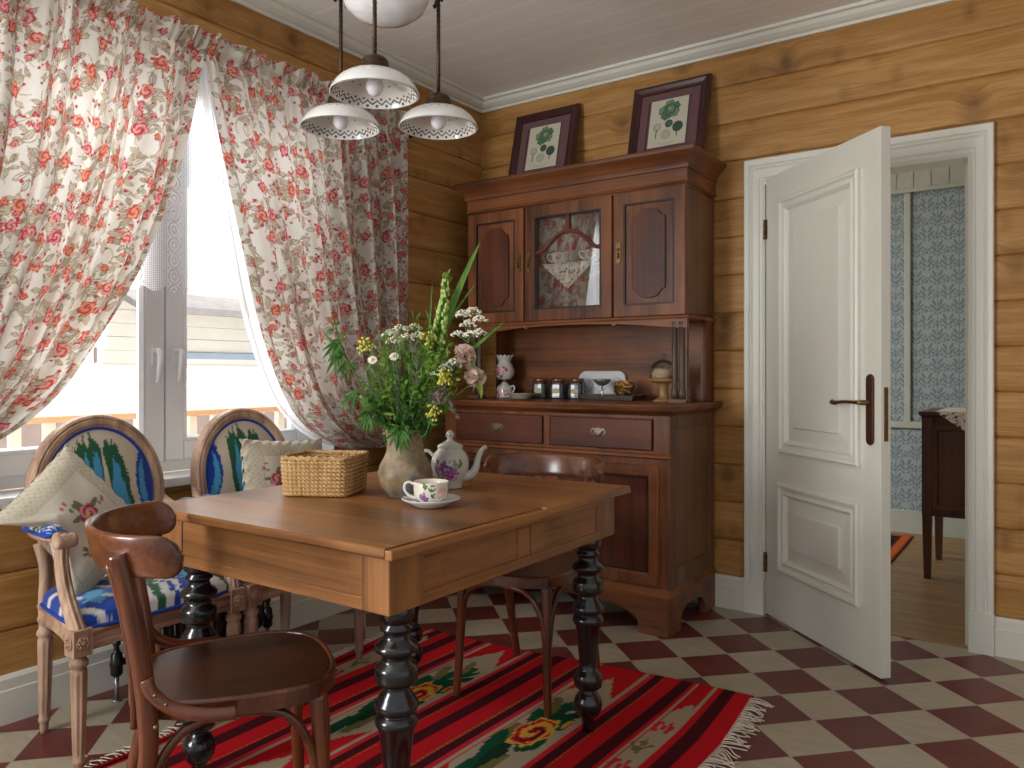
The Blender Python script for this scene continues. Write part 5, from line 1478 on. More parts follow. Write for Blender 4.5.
# daisies
for lab, c in (('white daisy with yellow eye facing the room, lower one', (-8.8, 40, -5)), ('white daisy with yellow eye, half hidden beside the umbel', (-2.6, 41, -5))):
    t, P = plant('daisy', lab, 'flower', [VB, (-4, 20, -2), (c[0] * 0.9, c[1] - 8, c[2] + 1), c], G_, 0.0014)
    face = (-FXY * 0.85 + Vector((0, 0, 0.5))).normalized(); e1 = face.cross(Vector((0, 0, 1))).normalized(); e2 = face.cross(e1)
    mb = MB()
    for k in range(14):
        a = 2 * pi * k / 14; d = e1 * cos(a) + e2 * sin(a); blade(mb, P[-1] + d * 0.003, P[-1] + d * 0.0135 - face * 0.001, 0.0026, face, 0.0, 4, lambda q: 0.5 + 0.5 * sin(pi * q * 0.9))
    mb.build('petals', plain('white petal', C(238, 236, 226), 0.6), t)
    mb = MB(); mb.ball(P[-1] + face * 0.001, 0.0045, 10, 6); mb.build('eye', plain('yellow pollen', C(224, 176, 40), 0.7), t)
# pink-cream ruffled blossoms
def ruffled(mb, c, R0, r, n=46):
    for k in range(n):
        d = rv(r).normalized(); b = c + d * R0 * 0.25; tp = c + d * R0 * r.uniform(0.8, 1.05) + rv(r, R0 * 0.12)
        blade(mb, b, tp, R0 * 0.42, rv(r), r.uniform(-.15, .2), 5, lambda q: 0.25 + 0.75 * sin(pi * min(1, q * 0.85)))
M_pk = leafmat('pale pink petal', C(222, 188, 176), C(242, 224, 210)); M_pk2 = leafmat('dusky lilac petal', C(168, 140, 148), C(206, 186, 184))
for lab, c, R0, m, ctl in (('large pale pink ruffled blossom at the edge of the bouquet towards the hutch', (17.5, 41, -2), 0.037, M_pk, (8, 26, -1)),
                           ('pale pink ruffled blossom drooping lowest on the hutch side', (20.8, 35, -2), 0.033, M_pk, (10, 25, -2)),
                           ('dusky lilac ruffled blossom hanging above the teapot', (10.5, 29, -5), 0.024, M_pk2, (5, 24, -3)),
                           ('small dusky lilac blossom deep among the green stalks', (3, 44, -3), 0.019, M_pk2, (1, 26, -2))):
    t, P = plant('ruffled_blossom', lab, 'flower', [VB, (2, 14, 0), ctl, (c[0] * 0.93, c[1] - 2, c[2]), c], G_)
    mb = MB(); ruffled(mb, P[-1], R0, r_); mb.build('petals', m, t)
    mb = MB()
    for k in range(5): blade(mb, P[-1], P[-1] + rv(r_, R0 * 1.5) - Vector((0, 0, R0)), 0.009, (0, 0, 1), 0.1, 6)
    mb.build('leaves', L_mid, t)
# grey lilac spires
for lab, top, low in (('grey-lilac feathery spire in the middle of the bouquet', (4.2, 46, -4), (3.2, 28, -4)), ('drooping grey-green spire above the teapot lid', (15.5, 24, -5), (9.5, 31, -5))):
    t, P = plant('feathery_spire', lab, 'flower', [VB, (1.5, 14, -2), low, top], G_)
    mb = MB()
    for i in range(len(P) // 2, len(P)):
        for k in range(10):
            q = (i - len(P) / 2) / (len(P) / 2); blade(mb, P[i], P[i] + rv(r_, 0.020 * (1.15 - q)) + (P[i] - P[i - 1]).normalized() * 0.010, 0.0026, rv(r_), 0.1, 4)
    mb.build('plume', leafmat('grey lilac floret', C(124, 122, 108), C(170, 160, 150)), t)
# yellow ones
M_ye = plain('yellow floret', C(206, 198, 88), 0.7, var=0.12)
for lab, c, n, sp in (('bright yellow flower cluster in front of the pink blossoms', (12, 35, -6), 90, 0.026), ('sprinkle of tiny yellow buds low on the hutch side of the vase', (8.5, 25, -7), 36, 0.030), ('pale yellow sprig on the window side of the bouquet', (-11, 44, -3), 40, 0.030), ('pale yellow sprig beside the flower spike', (6.5, 46, -3), 40, 0.032)):
    t, P = plant('yellow_sprig', lab, 'flower', [VB, (c[0] * 0.3, 15, c[2] * 0.3), (c[0] * 0.8, c[1] - 6, c[2]), c], G_, 0.0016)
    mb = MB(); st = MB()
    for k in range(n):
        q = P[-1] + rv(r_, 1).normalized() * sp * r_.random() ** 0.6; mb.ball(q, 0.0042, 6, 4)
        if k % 3 == 0: st.tube([P[-6], q], 0.0008, 4)
    mb.build('florets', M_ye, t); st.build('branches', M_stem, t)
# leafy mugwort stalks
def lobed(mb, base, d, L, nrm, r):
    d = Vector(d).normalized(); n_ = Vector(nrm).normalized(); sd = d.cross(n_).normalized()
    b = base + d * (L * 0.28)
    mb.tube([base, b], 0.0012, 5)
    for an, q in ((0, 0.75), (22, 0.68), (-22, 0.68), (48, 0.48), (-48, 0.48)):
        e = d * cos(radians(an)) + sd * sin(radians(an))
        blade(mb, b - d * (0.04 * L), b + e * (L * q) + rv(r, 0.006) - Vector((0, 0, 0.006)), L * 0.052, n_ + rv(r, .3), 0.10, 7)
for lab, pts, spec in (('dark leafy stalk leaning furthest out in front of the curtain', [VB, (-5, 18, -2), (-12, 31, -2), (-18, 43, -1), (-20.5, 50, 0)], [(0.99, -20, 54, 5), (0.97, -23.5, 48, 5), (0.93, -16.5, 46, 6), (0.88, -22, 37.5, 8), (0.82, -20.5, 33.0, 8), (0.74, -16, 33, 6), (0.66, -13, 38, 7), (0.55, -18.5, 24.5, 9), (0.5, -11, 25, 8)]),
                       ('dark leafy stalk hanging low over the window side of the vase rim', [VB, (-3, 20, -4), (-7, 26, -6), (-9.5, 25, -8)], [(1.0, -13.0, 19, 10), (0.95, -9, 18, 10), (0.85, -13, 24, 9), (0.75, -5, 20, 8)]),
                       ('broad dark leaf stalk folded down over the front of the vase rim', [VB, (0, 19, -5), (0.5, 22, -8)], [(1.0, 0.5, 11.5, 10), (0.9, -4.5, 14, 9)])):
    t, P = plant('leafy_stalk', lab, 'leafy stalk', pts, G_, 0.0026, plain('reddish stalk', C(104, 84, 58), 0.6))
    mb = MB()
    for q, a, h_, L in spec:
        b = P[min(len(P) - 1, int(q * (len(P) - 1)))]; tp = bq(a, h_, -7 if h_ < 20 else -2)
        lobed(mb, b, tp - b, (tp - b).length * 0.82, -FXY + rv(r_, .35), r_)
    for k in range(9):
        b = P[int(len(P) * r_.uniform(0.35, 0.98))]; lobed(mb, b, rv(r_) + Vector((0, 0, -0.5)), r_.uniform(0.035, 0.055), rv(r_), r_)
    mb.build('leaves', L_dark, t)
# the uncountable green filling
def spray(mb, base, tip, r, L, W, n, spread=1.0):
    """a stalk with small leaves up both sides"""
    mid = base.lerp(tip, 0.5) + rv(r, 0.012) + Vector((0, 0, 0.012)); P = smooth_path([base, mid, tip], 6)
    mb.tube(P, lambda q: 0.0014 * (1.2 - 0.7 * q), 5)
    for k in range(n):
        q = 0.15 + 0.85 * k / max(1, n - 1); c = P[min(len(P) - 1, int(q * (len(P) - 1)))]
        dr = (P[-1] - P[0]).normalized(); s_ = dr.cross(rv(r)).normalized()
        e = (dr * r.uniform(0.2, 0.9) + s_ * spread).normalized()
        blade(mb, c, c + e * L * r.uniform(0.6, 1.15) * (1.15 - 0.5 * q), W * r.uniform(0.7, 1.2), rv(r), r.uniform(-.12, .22), 5)
r_ = random.Random(12)
def crown(h):
    """half width of the bouquet at height h (cm)"""
    return float(np.interp(h, [16, 20, 26, 33, 40, 46, 50], [5, 8, 11.5, 14.5, 14, 10.5, 8]))
for nm_lab, mat, cnt, L, W, n, hs, sp in (('mass of fresh green leaves and stalks filling the middle of the bouquet', L_mid, 120, 0.034, 0.0050, 11, (24, 49), 1.0),
                                      ('dark green leaves low in the bouquet around the vase rim', L_dark, 46, 0.042, 0.0085, 8, (14, 31), 1.2),
                                      ('thin grey green stalks and leaves between the flowers', L_grey, 40, 0.022, 0.0030, 14, (26, 46), 0.9),
                                      ('fine grass tufts rising among the flowers', L_grass, 70, 0.060, 0.0026, 4, (22, 52), 0.35)):
    mb = MB()
    for k in range(cnt):
        h = r_.uniform(*hs); w = crown(h); a = r_.uniform(-1, 1) * w + 3.0 * (h - 16) / 30; b = r_.uniform(-1, 0.9) * w * 0.62
        base = bq(a * 0.22, 16 + r_.random() * 3, b * 0.22)
        tip = bq(a, h, b)
        spray(mb, base.lerp(tip, r_.uniform(0.0, 0.45)), tip, r_, L, W, n, sp)
    fo = mb.build('foliage', mat, None); fo.location = (VX, VY, TZ)
    tag(fo, nm_lab, 'foliage', None, 'stuff')

# porcelain with painted lilac
def porcelain(name, base, spots):
    """spots: list of (centre, radius, colours a/b) painted bunches of petals in object space"""
    h = Sh(name); v = h.coord()
    n = h.noise(v, 8, 3)
    c = h.ramp(n, [(0.3, base[0]), (0.7, base[1])])
    vc = h.voro(v, 130, out='Color'); vd = h.voro(v, 130)
    rr, gg, bb = h.sep(vc)
    for ctr, rad_, c1, c2, dens in spots:
        d = h.node('ShaderNodeVectorMath', {0: v, 1: ctr}, out='Value', operation='DISTANCE')
        edge = h.math('ADD', d, h.math('MULTIPLY', h.math('SUBTRACT', h.noise(v, 60, 2), 0.5), rad_ * 0.9))
        m = h.math('MULTIPLY', h.math('LESS_THAN', edge, rad_), h.math('LESS_THAN', rr, dens))
        pc = h.mix(gg, c1, c2)
        c = h.mix(m, c, pc)
    h.set(color=c, rough=0.1, coat=0.6, coatr=0.04, spec=0.5)
    return h.m
LIL1, LIL2, GRN1, GRN2 = C(96, 62, 128), C(184, 130, 180), C(66, 100, 44), C(130, 150, 76)
M_pot = porcelain('painted lustre porcelain', (C(186, 186, 176), C(206, 204, 192)),
    [((-0.022, -0.058, 0.062), 0.026, LIL1, LIL2, 0.8), ((0.008, -0.060, 0.052), 0.027, C(120, 60, 124), C(190, 120, 170), 0.8), ((-0.005, -0.060, 0.082), 0.018, LIL1, LIL2, 0.75), ((0.030, -0.055, 0.084), 0.018, GRN1, GRN2, 0.6), ((-0.038, -0.048, 0.085), 0.014, LIL1, LIL2, 0.6), ((-0.03, -0.055, 0.036), 0.013, GRN1, GRN2, 0.5)])
pot = thing('teapot', 'white porcelain teapot with painted lilac and curved spout', 'teapot', (1.213, -1.790, TZ), radians(33)); pot.scale = (0.95, 0.95, 0.95)
mb = MB(); mb.lathe([(0.001, 0.0), (0.040, 0.0), (0.042, 0.004), (0.040, 0.010), (0.050, 0.026), (0.060, 0.052), (0.0635, 0.076), (0.061, 0.098), (0.051, 0.118), (0.041, 0.127), (0.042, 0.134), (0.044, 0.138), (0.042, 0.141), (0.038, 0.139)], 44)
mb.build('body', M_pot, pot)
mb = MB(); mb.lathe([(0.001, 0.136), (0.039, 0.138), (0.040, 0.142), (0.030, 0.148), (0.018, 0.153), (0.011, 0.158), (0.009, 0.164), (0.013, 0.174), (0.012, 0.182), (0.007, 0.189), (0.001, 0.191)], 32)
for k in range(8): mb.ball((0.011 * cos(k * pi / 4), 0.011 * sin(k * pi / 4), 0.175), 0.0038, 6, 5, sc=(1, 1, 2))
mb.build('lid', M_pot, pot)
mb = MB(); mb.tube(smooth_path([(0.048, 0, 0.038), (0.072, 0, 0.044), (0.086, 0, 0.066), (0.094, 0, 0.098), (0.106, 0, 0.124), (0.122, 0, 0.138)], 6), [0.021 - 0.013 * min(1, i / 24) ** 0.7 for i in range(31)], 14, up=(0, 1, 0))
mb.build('spout', M_pot, pot)
mb = MB(); mb.tube(smooth_path([(-0.055, 0, 0.105), (-0.075, 0, 0.122), (-0.100, 0, 0.112), (-0.106, 0, 0.085), (-0.092, 0, 0.055), (-0.056, 0, 0.038)], 6), 0.0062, 10)
mb.build('handle', M_pot, pot)
M_plainpor = plain('white glazed porcelain', C(226, 228, 228), 0.1, var=0.01, coat=0.6, coatr=0.04)
sau = tag(MB().lathe([(0.001, 0.003), (0.042, 0.003), (0.044, 0.0), (0.047, 0.003), (0.060, 0.010), (0.080, 0.021), (0.0805, 0.023), (0.078, 0.0235), (0.058, 0.0135), (0.044, 0.008), (0.001, 0.008)], 48).build('saucer', M_plainpor), 'white porcelain saucer under the painted teacup on the table', 'saucer')
sau.location = (1.388, -2.085, TZ)
def teacup(label, mat, loc, rz, k=1.0, group=None):
    t = thing('teacup', label, 'teacup', loc, rz, group)
    mb = MB(); mb.lathe([(0.001, 0.002), (0.026, 0.0), (0.028, 0.004), (0.034, 0.008), (0.044, 0.020), (0.047, 0.036), (0.0475, 0.052), (0.049, 0.060), (0.0475, 0.060), (0.0455, 0.050), (0.044, 0.030), (0.035, 0.012), (0.001, 0.008)], 44, SCL(k, k, k))
    mb.build('bowl', mat, t)
    mb = MB(); mb.tube(smooth_path([(-0.045, 0, 0.050), (-0.060, 0, 0.057), (-0.072, 0, 0.050), (-0.072, 0, 0.034), (-0.060, 0, 0.020), (-0.040, 0, 0.013)], 6), 0.0036, 10, SCL(k, k, k)); mb.build('handle', mat, t)
    return t
M_cup = porcelain('painted teacup', (C(226, 218, 200), C(232, 226, 210)), [((-0.012, -0.045, 0.018), 0.016, LIL1, LIL2, 0.8), ((0.012, -0.046, 0.046), 0.010, GRN1, GRN2, 0.7), ((-0.010, -0.046, 0.052), 0.010, GRN1, GRN2, 0.7), ((0.016, -0.045, 0.026), 0.008, GRN1, GRN2, 0.7), ((0.036, -0.03, 0.03), 0.016, C(222, 178, 150), C(232, 196, 168), 0.9)])
teacup('cream porcelain teacup painted with lilac, standing on the saucer', M_cup, (1.388, -2.085, TZ + 0.008), radians(30))
# ------------------------------------------------------------------ behind the glass of the hutch
M_cup2 = porcelain('white flowered teacup', (C(228, 224, 214), C(234, 230, 222)), [((-0.01, -0.045, 0.032), 0.020, C(190, 96, 110), C(120, 130, 80), 0.6)])
for lab, x in (('flowered teacup behind the cabinet glass, above the window-side part of the doily', 0.690), ('flowered teacup behind the cabinet glass, nearer the door with the key plate', 0.880)):
    teacup(lab, M_cup2, (x, -0.262, 1.699), radians(28), 0.92, 'cups behind the cabinet glass')
def doily_mat():
    h = Sh('cotton lace doily'); v = h.coord()
    d = h.voro(v, 70); w = h.math('SINE', h.math('MULTIPLY', h.voro(v, 30), 16.0))
    m = h.math('MAXIMUM', h.math('GREATER_THAN', d, 0.45), h.math('GREATER_THAN', w, 0.1))
    h.set(color=C(226, 222, 212), rough=0.9, alpha=m)
    return h.m
M_doily = doily_mat()
mb = MB()
mb.add([(-0.155, -0.30, 1.692), (0.155, -0.30, 1.692), (0.155, -0.20, 1.692), (-0.155, -0.20, 1.692)], [(0, 1, 2, 3)])
def dl(u, v):
    w = (1 - v); x = (u - 0.5) * 0.31 * w; z = 1.692 - v * 0.130 - 0.010 * abs(sin(u * 6 * pi)) * (1 if v > 0.02 else 0) * w
    return (x, -0.338 + 0.004 * sin(u * 9) * v, z)
mb.grid(30, 12, dl); mb.add([(-0.155, -0.338, 1.692), (0.155, -0.338, 1.692), (0.155, -0.30, 1.692), (-0.155, -0.30, 1.692)], [(0, 1, 2, 3)])
dy_ = mb.build('lace_doily', M_doily, solid=0.001); dy_.location = (0.7915 - 0.012, 0, 0)
tag(dy_, 'white lace doily hanging in a point over the shelf behind the cabinet glass', 'doily')

# ------------------------------------------------------------------ on the worktop of the hutch
WZ = 1.0005
M_rosepor = porcelain('rose painted porcelain', (C(206, 198, 190), C(222, 216, 208)), [((-0.02, -0.046, 0.145), 0.026, C(150, 52, 82), C(206, 130, 150), 0.8), ((0.026, -0.044, 0.15), 0.022, C(150, 52, 82), C(206, 130, 150), 0.75), ((0.0, -0.048, 0.125), 0.02, C(96, 96, 60), C(170, 90, 110), 0.5), ((-0.02, -0.05, 0.018), 0.026, C(160, 70, 92), C(206, 140, 150), 0.7), ((0.03, -0.04, 0.03), 0.02, C(160, 80, 100), C(206, 140, 150), 0.6)])
lp = thing('porcelain_lamp', 'small porcelain oil lamp with rose painted globe and frilled top', 'lamp', (0.268, -0.165, WZ))
mb = MB(); mb.lathe([(0.001, 0.0), (0.050, 0.0), (0.053, 0.006), (0.048, 0.014), (0.044, 0.030), (0.046, 0.046), (0.040, 0.062), (0.026, 0.072), (0.018, 0.078), (0.018, 0.084), (0.001, 0.084)], 32)
mb.build('base', M_rosepor, lp)
mb = MB(); mb.tube(smooth_path([(0.040, 0, 0.060), (0.060, 0, 0.066), (0.066, 0, 0.050), (0.056, 0, 0.030), (0.045, 0, 0.028)], 5), 0.005, 8); mb.build('handle', M_rosepor, lp)
mb = MB(); mb.lathe([(0.012, 0.084), (0.014, 0.09), (0.010, 0.094), (0.016, 0.098), (0.022, 0.102)], 16); mb.build('burner', M_brass, lp)
def frill(u, v):
    a = 2 * pi * u
    r = np.interp(v, [0, 0.12, 0.3, 0.5, 0.7, 0.82, 0.9, 1.0], [0.022, 0.038, 0.051, 0.053, 0.042, 0.032, 0.036, 0.047]); z = np.interp(v, [0, 0.12, 0.3, 0.5, 0.7, 0.82, 0.9, 1.0], [0.100, 0.106, 0.126, 0.150, 0.180, 0.196, 0.212, 0.234])
    k = max(0, (v - 0.85) / 0.15); return ((r + 0.003 * k * sin(12 * a)) * cos(a), (r + 0.003 * k * sin(12 * a)) * sin(a), z + 0.004 * k * sin(12 * a))
mb = MB(); mb.grid(72, 24, frill, closed_u=True); mb.build('globe_shade', M_rosepor, lp, solid=0.003)
pl = tag(MB().lathe([(0.001, 0.004), (0.045, 0.004), (0.048, 0.0), (0.051, 0.004), (0.056, 0.016), (0.074, 0.026), (0.075, 0.029), (0.070, 0.0285), (0.054, 0.020), (0.046, 0.010), (0.001, 0.010)], 40).build('shallow_bowl', plain('celadon glaze', C(178, 176, 150), 0.15, coat=0.5)), 'shallow pale green bowl in front of the porcelain lamp', 'bowl')
pl.location = (0.468, -0.30, WZ)
def jar_label_mat():
    h = Sh('speckled dark canister'); v = h.coord(); x, y, z = h.sep(v)
    c = h.mix(h.math('LESS_THAN', h.voro(v, 160), 0.34), C(38, 38, 44), C(120, 124, 128))
    h.set(color=c, rough=0.25, coat=0.4)
    return h.m
M_jar = jar_label_mat(); M_copper = plain('copper lid', C(160, 98, 66), 0.35, 0.7, var=0.1)
jl = ['lidded glass canister nearest the shallow bowl', 'lidded glass canister standing between two others', 'lidded glass canister beside the metal tray']
for k, x in enumerate((0.495, 0.608, 0.722)):
    j = thing('canister', jl[k] + ', cream oval label', 'canister', (x, -0.150, WZ), radians(14), 'canisters on the hutch worktop')
    o8 = [(0.042 * (abs(cos(a)) ** 0.5) * (1 if cos(a) > 0 else -1), 0.042 * (abs(sin(a)) ** 0.5) * (1 if sin(a) > 0 else -1)) for a in np.linspace(0, 2 * pi, 32, endpoint=False)]
    mb = MB(); mb.loft([[(a * q, b * q, z) for a, b in o8] for q, z in ((0.9, 0.0), (1, 0.006), (1, 0.075), (0.92, 0.086), (0.84, 0.090))], None, False); mb.build('body', M_jar, j, bevel=0.002)
    mb = MB(); mb.lathe([(0.038, 0.090), (0.040, 0.092), (0.040, 0.104), (0.036, 0.108), (0.001, 0.108)], 28); mb.build('lid', M_copper, j)
    mb = MB(); mb.prism([(0.021 * cos(a), 0.042 + 0.014 * sin(a)) for a in np.linspace(0, 2 * pi, 24, endpoint=False)], -0.0432, -0.0415)
    lb = mb.build('oval_label', plain('cream paper label', C(196, 182, 136), 0.7), j)
# white ceramic mould leaning on the back board
md = thing('ceramic_mould', 'white ceramic cake mould with three round wells, leaning on the niche back', 'mould', (0.815, -0.062, WZ), 0, None, (radians(-12), 0, 0))
mb = MB(); ol = []
for cx, cz, a0 in ((0.095, 0.105, 0), (-0.095, 0.105, pi / 2), (-0.095, 0.045, pi), (0.095, 0.045, 3 * pi / 2)):
    ol += [(cx + 0.045 * cos(a0 + t), cz + 0.045 * sin(a0 + t)) for t in np.linspace(0, pi / 2, 7)]
mb.prism(ol, -0.012, 0.008); mb.build('slab', M_plainpor, md, bevel=0.006)
for cx in (-0.085, 0.0, 0.085):
    mb = MB(); mb.lathe([(0.040, -0.001), (0.040, 0.006), (0.036, 0.010), (0.031, 0.006), (0.026, 0.002), (0.020, 0.003), (0.014, 0.008), (0.001, 0.010)], 30, T((cx, -0.012, 0.076)) @ RD(90, 'X')); mb.build('well', M_plainpor, md)
M_pewter = plain('dull pewter', C(150, 144, 128), 0.4, 0.7, var=0.2, scale=25)
tr = thing('metal_tray', 'low dark metal tray on the hutch worktop', 'tray', (0.945, -0.165, WZ))
mb = MB(); mb.rects([(0.0, -0.135, 0.135, -0.070, 0.070), (0.003, -0.138, 0.138, -0.073, 0.073), (0.024, -0.155, 0.155, -0.085, 0.085), (0.026, -0.158, 0.158, -0.088, 0.088), (0.026, -0.148, 0.148, -0.080, 0.080), (0.006, -0.132, 0.132, -0.067, 0.067)]); mb.build('pan', M_pewter, tr, bevel=0.002)
for s in (-1, 1):
    mb = MB(); mb.tube(smooth_path([(s * 0.154, -0.03, 0.025), (s * 0.166, -0.018, 0.030), (s * 0.168, 0.018, 0.030), (s * 0.154, 0.03, 0.025)], 5), 0.004, 8); mb.build('handle', M_pewter, tr)
ds = thing('footed_dish', 'small footed metal dish standing in the tray', 'dish', (0.885, -0.172, WZ + 0.006))
mb = MB(); mb.lathe([(0.001, 0.0), (0.024, 0.0), (0.025, 0.004), (0.010, 0.008), (0.006, 0.016), (0.005, 0.060), (0.008, 0.066), (0.001, 0.067)], 24); mb.build('foot', plain('bright silver', C(190, 182, 170), 0.22, 0.9), ds)
mb = MB(); mb.lathe([(0.001, 0.066), (0.012, 0.066), (0.030, 0.074), (0.043, 0.090), (0.046, 0.098), (0.044, 0.099), (0.028, 0.080), (0.001, 0.072)], 32); mb.build('cup', M_pewter, ds)
def clear_glass():
    h = Sh('clear glass'); 
    h.set(color=h.ramp(h.noise(h.coord(), 5), [(0.3, (0.96, 0.96, 0.95, 1)), (0.7, (1, 1, 1, 1))]), rough=0.03, trans=1.0, ior=1.35)
    return h.m
M_clear = glass_mat('thin clear glass', (0.92, 0.92, 0.90))
gb = thing('glass_bowl', 'round glass bowl tilted in the tray, filled with dry curls', 'bowl', (1.005, -0.168, WZ + 0.028), 0, None, (radians(14), radians(14), 0))
mb = MB(); mb.lathe([(0.001, -0.018), (0.020, -0.018), (0.036, -0.008), (0.050, 0.012), (0.055, 0.036), (0.053, 0.056), (0.051, 0.056), (0.052, 0.036), (0.047, 0.014), (0.034, -0.004), (0.001, -0.013)], 36); mb.build('bowl', M_clear, gb)
rr_ = random.Random(9)
mb = MB()
for k in range(46):
    a = rr_.random() * 6.28; d = 0.036 * sqrt(rr_.random()); z = 0.008 + rr_.random() * 0.055
    c = Vector((d * cos(a), d * sin(a), z)); e = Vector((rr_.uniform(-1, 1), rr_.uniform(-1, 1), rr_.uniform(-.6, .6))).normalized(); f = e.cross(Vector((0.3, 0.5, 0.8))).normalized()
    mb.tube([c + (e * cos(t) + f * sin(t)) * 0.013 for t in np.linspace(0, 4.2, 9)], 0.0045, 6)
o = mb.build('pasta_curls', plain('golden dried curls', C(206, 150, 74), 0.6, var=0.35, scale=50)); o.location = gb.location
tag(o, 'heap of golden dried curls in the glass bowl on the hutch worktop', 'dry food', None, 'stuff')
cs_ = thing('cake_stand', 'wooden cake stand with a glass dome, half hidden behind the niche columns', 'cake stand', (1.262, -0.262, WZ))
M_cs = wood('pale turned wood', C(120, 88, 48), C(176, 136, 84), 'x', 2.0, 0.4, 0.2)
mb = MB(); mb.lathe([(0.001, 0.0), (0.052, 0.0), (0.054, 0.006), (0.040, 0.012), (0.026, 0.018), (0.022, 0.03), (0.022, 0.075), (0.030, 0.088), (0.060, 0.094), (0.084, 0.098), (0.086, 0.106), (0.082, 0.112), (0.001, 0.110)], 36); mb.build('stand', M_cs, cs_)
mb = MB(); mb.lathe([(0.066, 0.111), (0.067, 0.140), (0.062, 0.162), (0.048, 0.184), (0.026, 0.197), (0.008, 0.200), (0.007, 0.206), (0.012, 0.212), (0.014, 0.220), (0.010, 0.227), (0.001, 0.229)], 36); mb.build('dome', M_clear, cs_)
mb = MB()
def cake(u, v):
    a = 2 * pi * u; r = 0.054 * sin(pi * min(0.5, v * 0.5) ) ** 0.6 if v > 0 else 0.0005; n_ = 1 + 0.05 * sin(5 * a) + 0.03 * sin(11 * a + 9 * v)
    return (r * n_ * cos(a), r * n_ * sin(a), 0.112 + 0.048 * (1 - v ** 3) * (1 + 0.06 * sin(7 * a)))
mb.grid(40, 12, cake, closed_u=True); ck = mb.build('cake', plain('dusted sponge cake', C(186, 160, 130), 0.8, var=0.22, scale=60)); ck.location = cs_.location
tag(ck, 'small sugar-dusted cake under the glass dome of the wooden stand', 'cake')

# ------------------------------------------------------------------ framed prints on top of the hutch
def cabbage(U, V):
    out = np.empty(U.shape + (3,)); out[:] = (204, 198, 176)
    rs = np.random.RandomState(3)
    def disc(cx, cy, r, c, rim=None, wav=0.08, n=7):
        d = np.hypot(U - cx, V - cy); a = np.arctan2(V - cy, U - cx); b = r * (1 + wav * np.sin(n * a + cx * 40))
        out[d < b] = c
        if rim is not None: out[(d < b) & (d > b - 0.0035)] = rim
        vein = (d < b) & (np.abs(np.sin(a * n)) < 0.22) & (d > 0.2 * r); out[vein] = out[vein] * 0.72
    g1, g2, g3 = np.array((92, 122, 96.)), np.array((124, 152, 120.)), np.array((58, 84, 66.))
    for cx, cy, r, c in ((-0.034, 0.075, 0.030, g2), (0.036, 0.092, 0.030, g1), (-0.018, 0.045, 0.030, g1), (0.030, 0.060, 0.032, g2), (0.004, 0.105, 0.032, g2), (0.004, 0.078, 0.038, g1), (0.010, 0.082, 0.026, g2), (0.004, 0.084, 0.014, np.array((160, 178, 146.)))): disc(cx, cy, r, c, g3, 0.10, 6)
    disc(-0.066, -0.022, 0.024, np.array((182, 186, 162.)), np.array((130, 140, 112.)), 0.05); out[(np.abs(U + 0.068 - 0.1 * (V + 0.05)) < 0.0035) & (V < -0.04) & (V > -0.092)] = (96, 96, 74)
    disc(0.006, -0.010, 0.024, np.array((78, 100, 88.)), np.array((54, 74, 62.)), 0.04, 11)
    disc(0.062, -0.036, 0.032, np.array((70, 92, 82.)), np.array((48, 68, 58.)), 0.04, 11); out[(np.abs(U - 0.060) < 0.003) & (V < -0.066) & (V > -0.095)] = (84, 96, 78)
    disc(-0.008, -0.075, 0.030, np.array((186, 184, 160.)), np.array((166, 166, 142.)), 0.03, 9)
    for k in range(3): out[(np.abs(V + 0.122 + 0.007 * k) < 0.0012) & (np.abs(U + 0.01) < 0.06 - 0.012 * k) & (np.mod(U * 130, 1) < 0.7)] = (164, 158, 138)
    return out
M_frame = wood('dark mahogany frame', C(36, 14, 14), C(74, 30, 28), 'z', 1.5, 0.32, 0.4)
M_mat = plain('dusky purple mount', C(106, 76, 78), 0.85, var=0.04)
M_print = dyed('botanical print on paper', 0.9)
for lab, cx, mm in (('dark framed cabbage print in the corner end of the hutch top', 0.470, 0), ('dark framed cabbage print above the keyed cupboard door, next to the door casing', 1.208, 0)):
    fr = thing('picture_frame', lab, 'picture', (cx, -0.145, 2.157), 0, 'framed prints on the hutch', (radians(-13.5), 0, 0))
    w, h = 0.410, 0.452
    M = T((0, 0, h / 2))
    mb = MB(); mb.sweep(w, h, [(0, 0.018), (0, -0.002), (0.006, -0.010), (0.018, -0.012), (0.034, -0.004), (0.046, -0.001), (0.050, 0.004), (0.050, 0.012)], M); mb.build('frame', M_frame, fr, bevel=0.001)
    mb = MB(); mb.sweep(w - 0.098, h - 0.098, [(0, 0.010), (0, 0.004), (0.042, 0.004), (0.043, 0.007)], M); mb.build('mount', M_mat, fr)
    a = np.linspace(-0.116, 0.116, 190); b = np.linspace(-0.146, 0.146, 230); U, V = np.meshgrid(a, b)
    np_grid('print', U * 0.86, np.full_like(U, 0.0035), V * 0.88 + h / 2 + 0.008, cabbage(U, V), M_print, fr)
    mb = MB(); mb.box(-w / 2 + 0.02, w / 2 - 0.02, 0.010, 0.016, 0.02, h - 0.02); mb.build('backing', M_mat, fr)

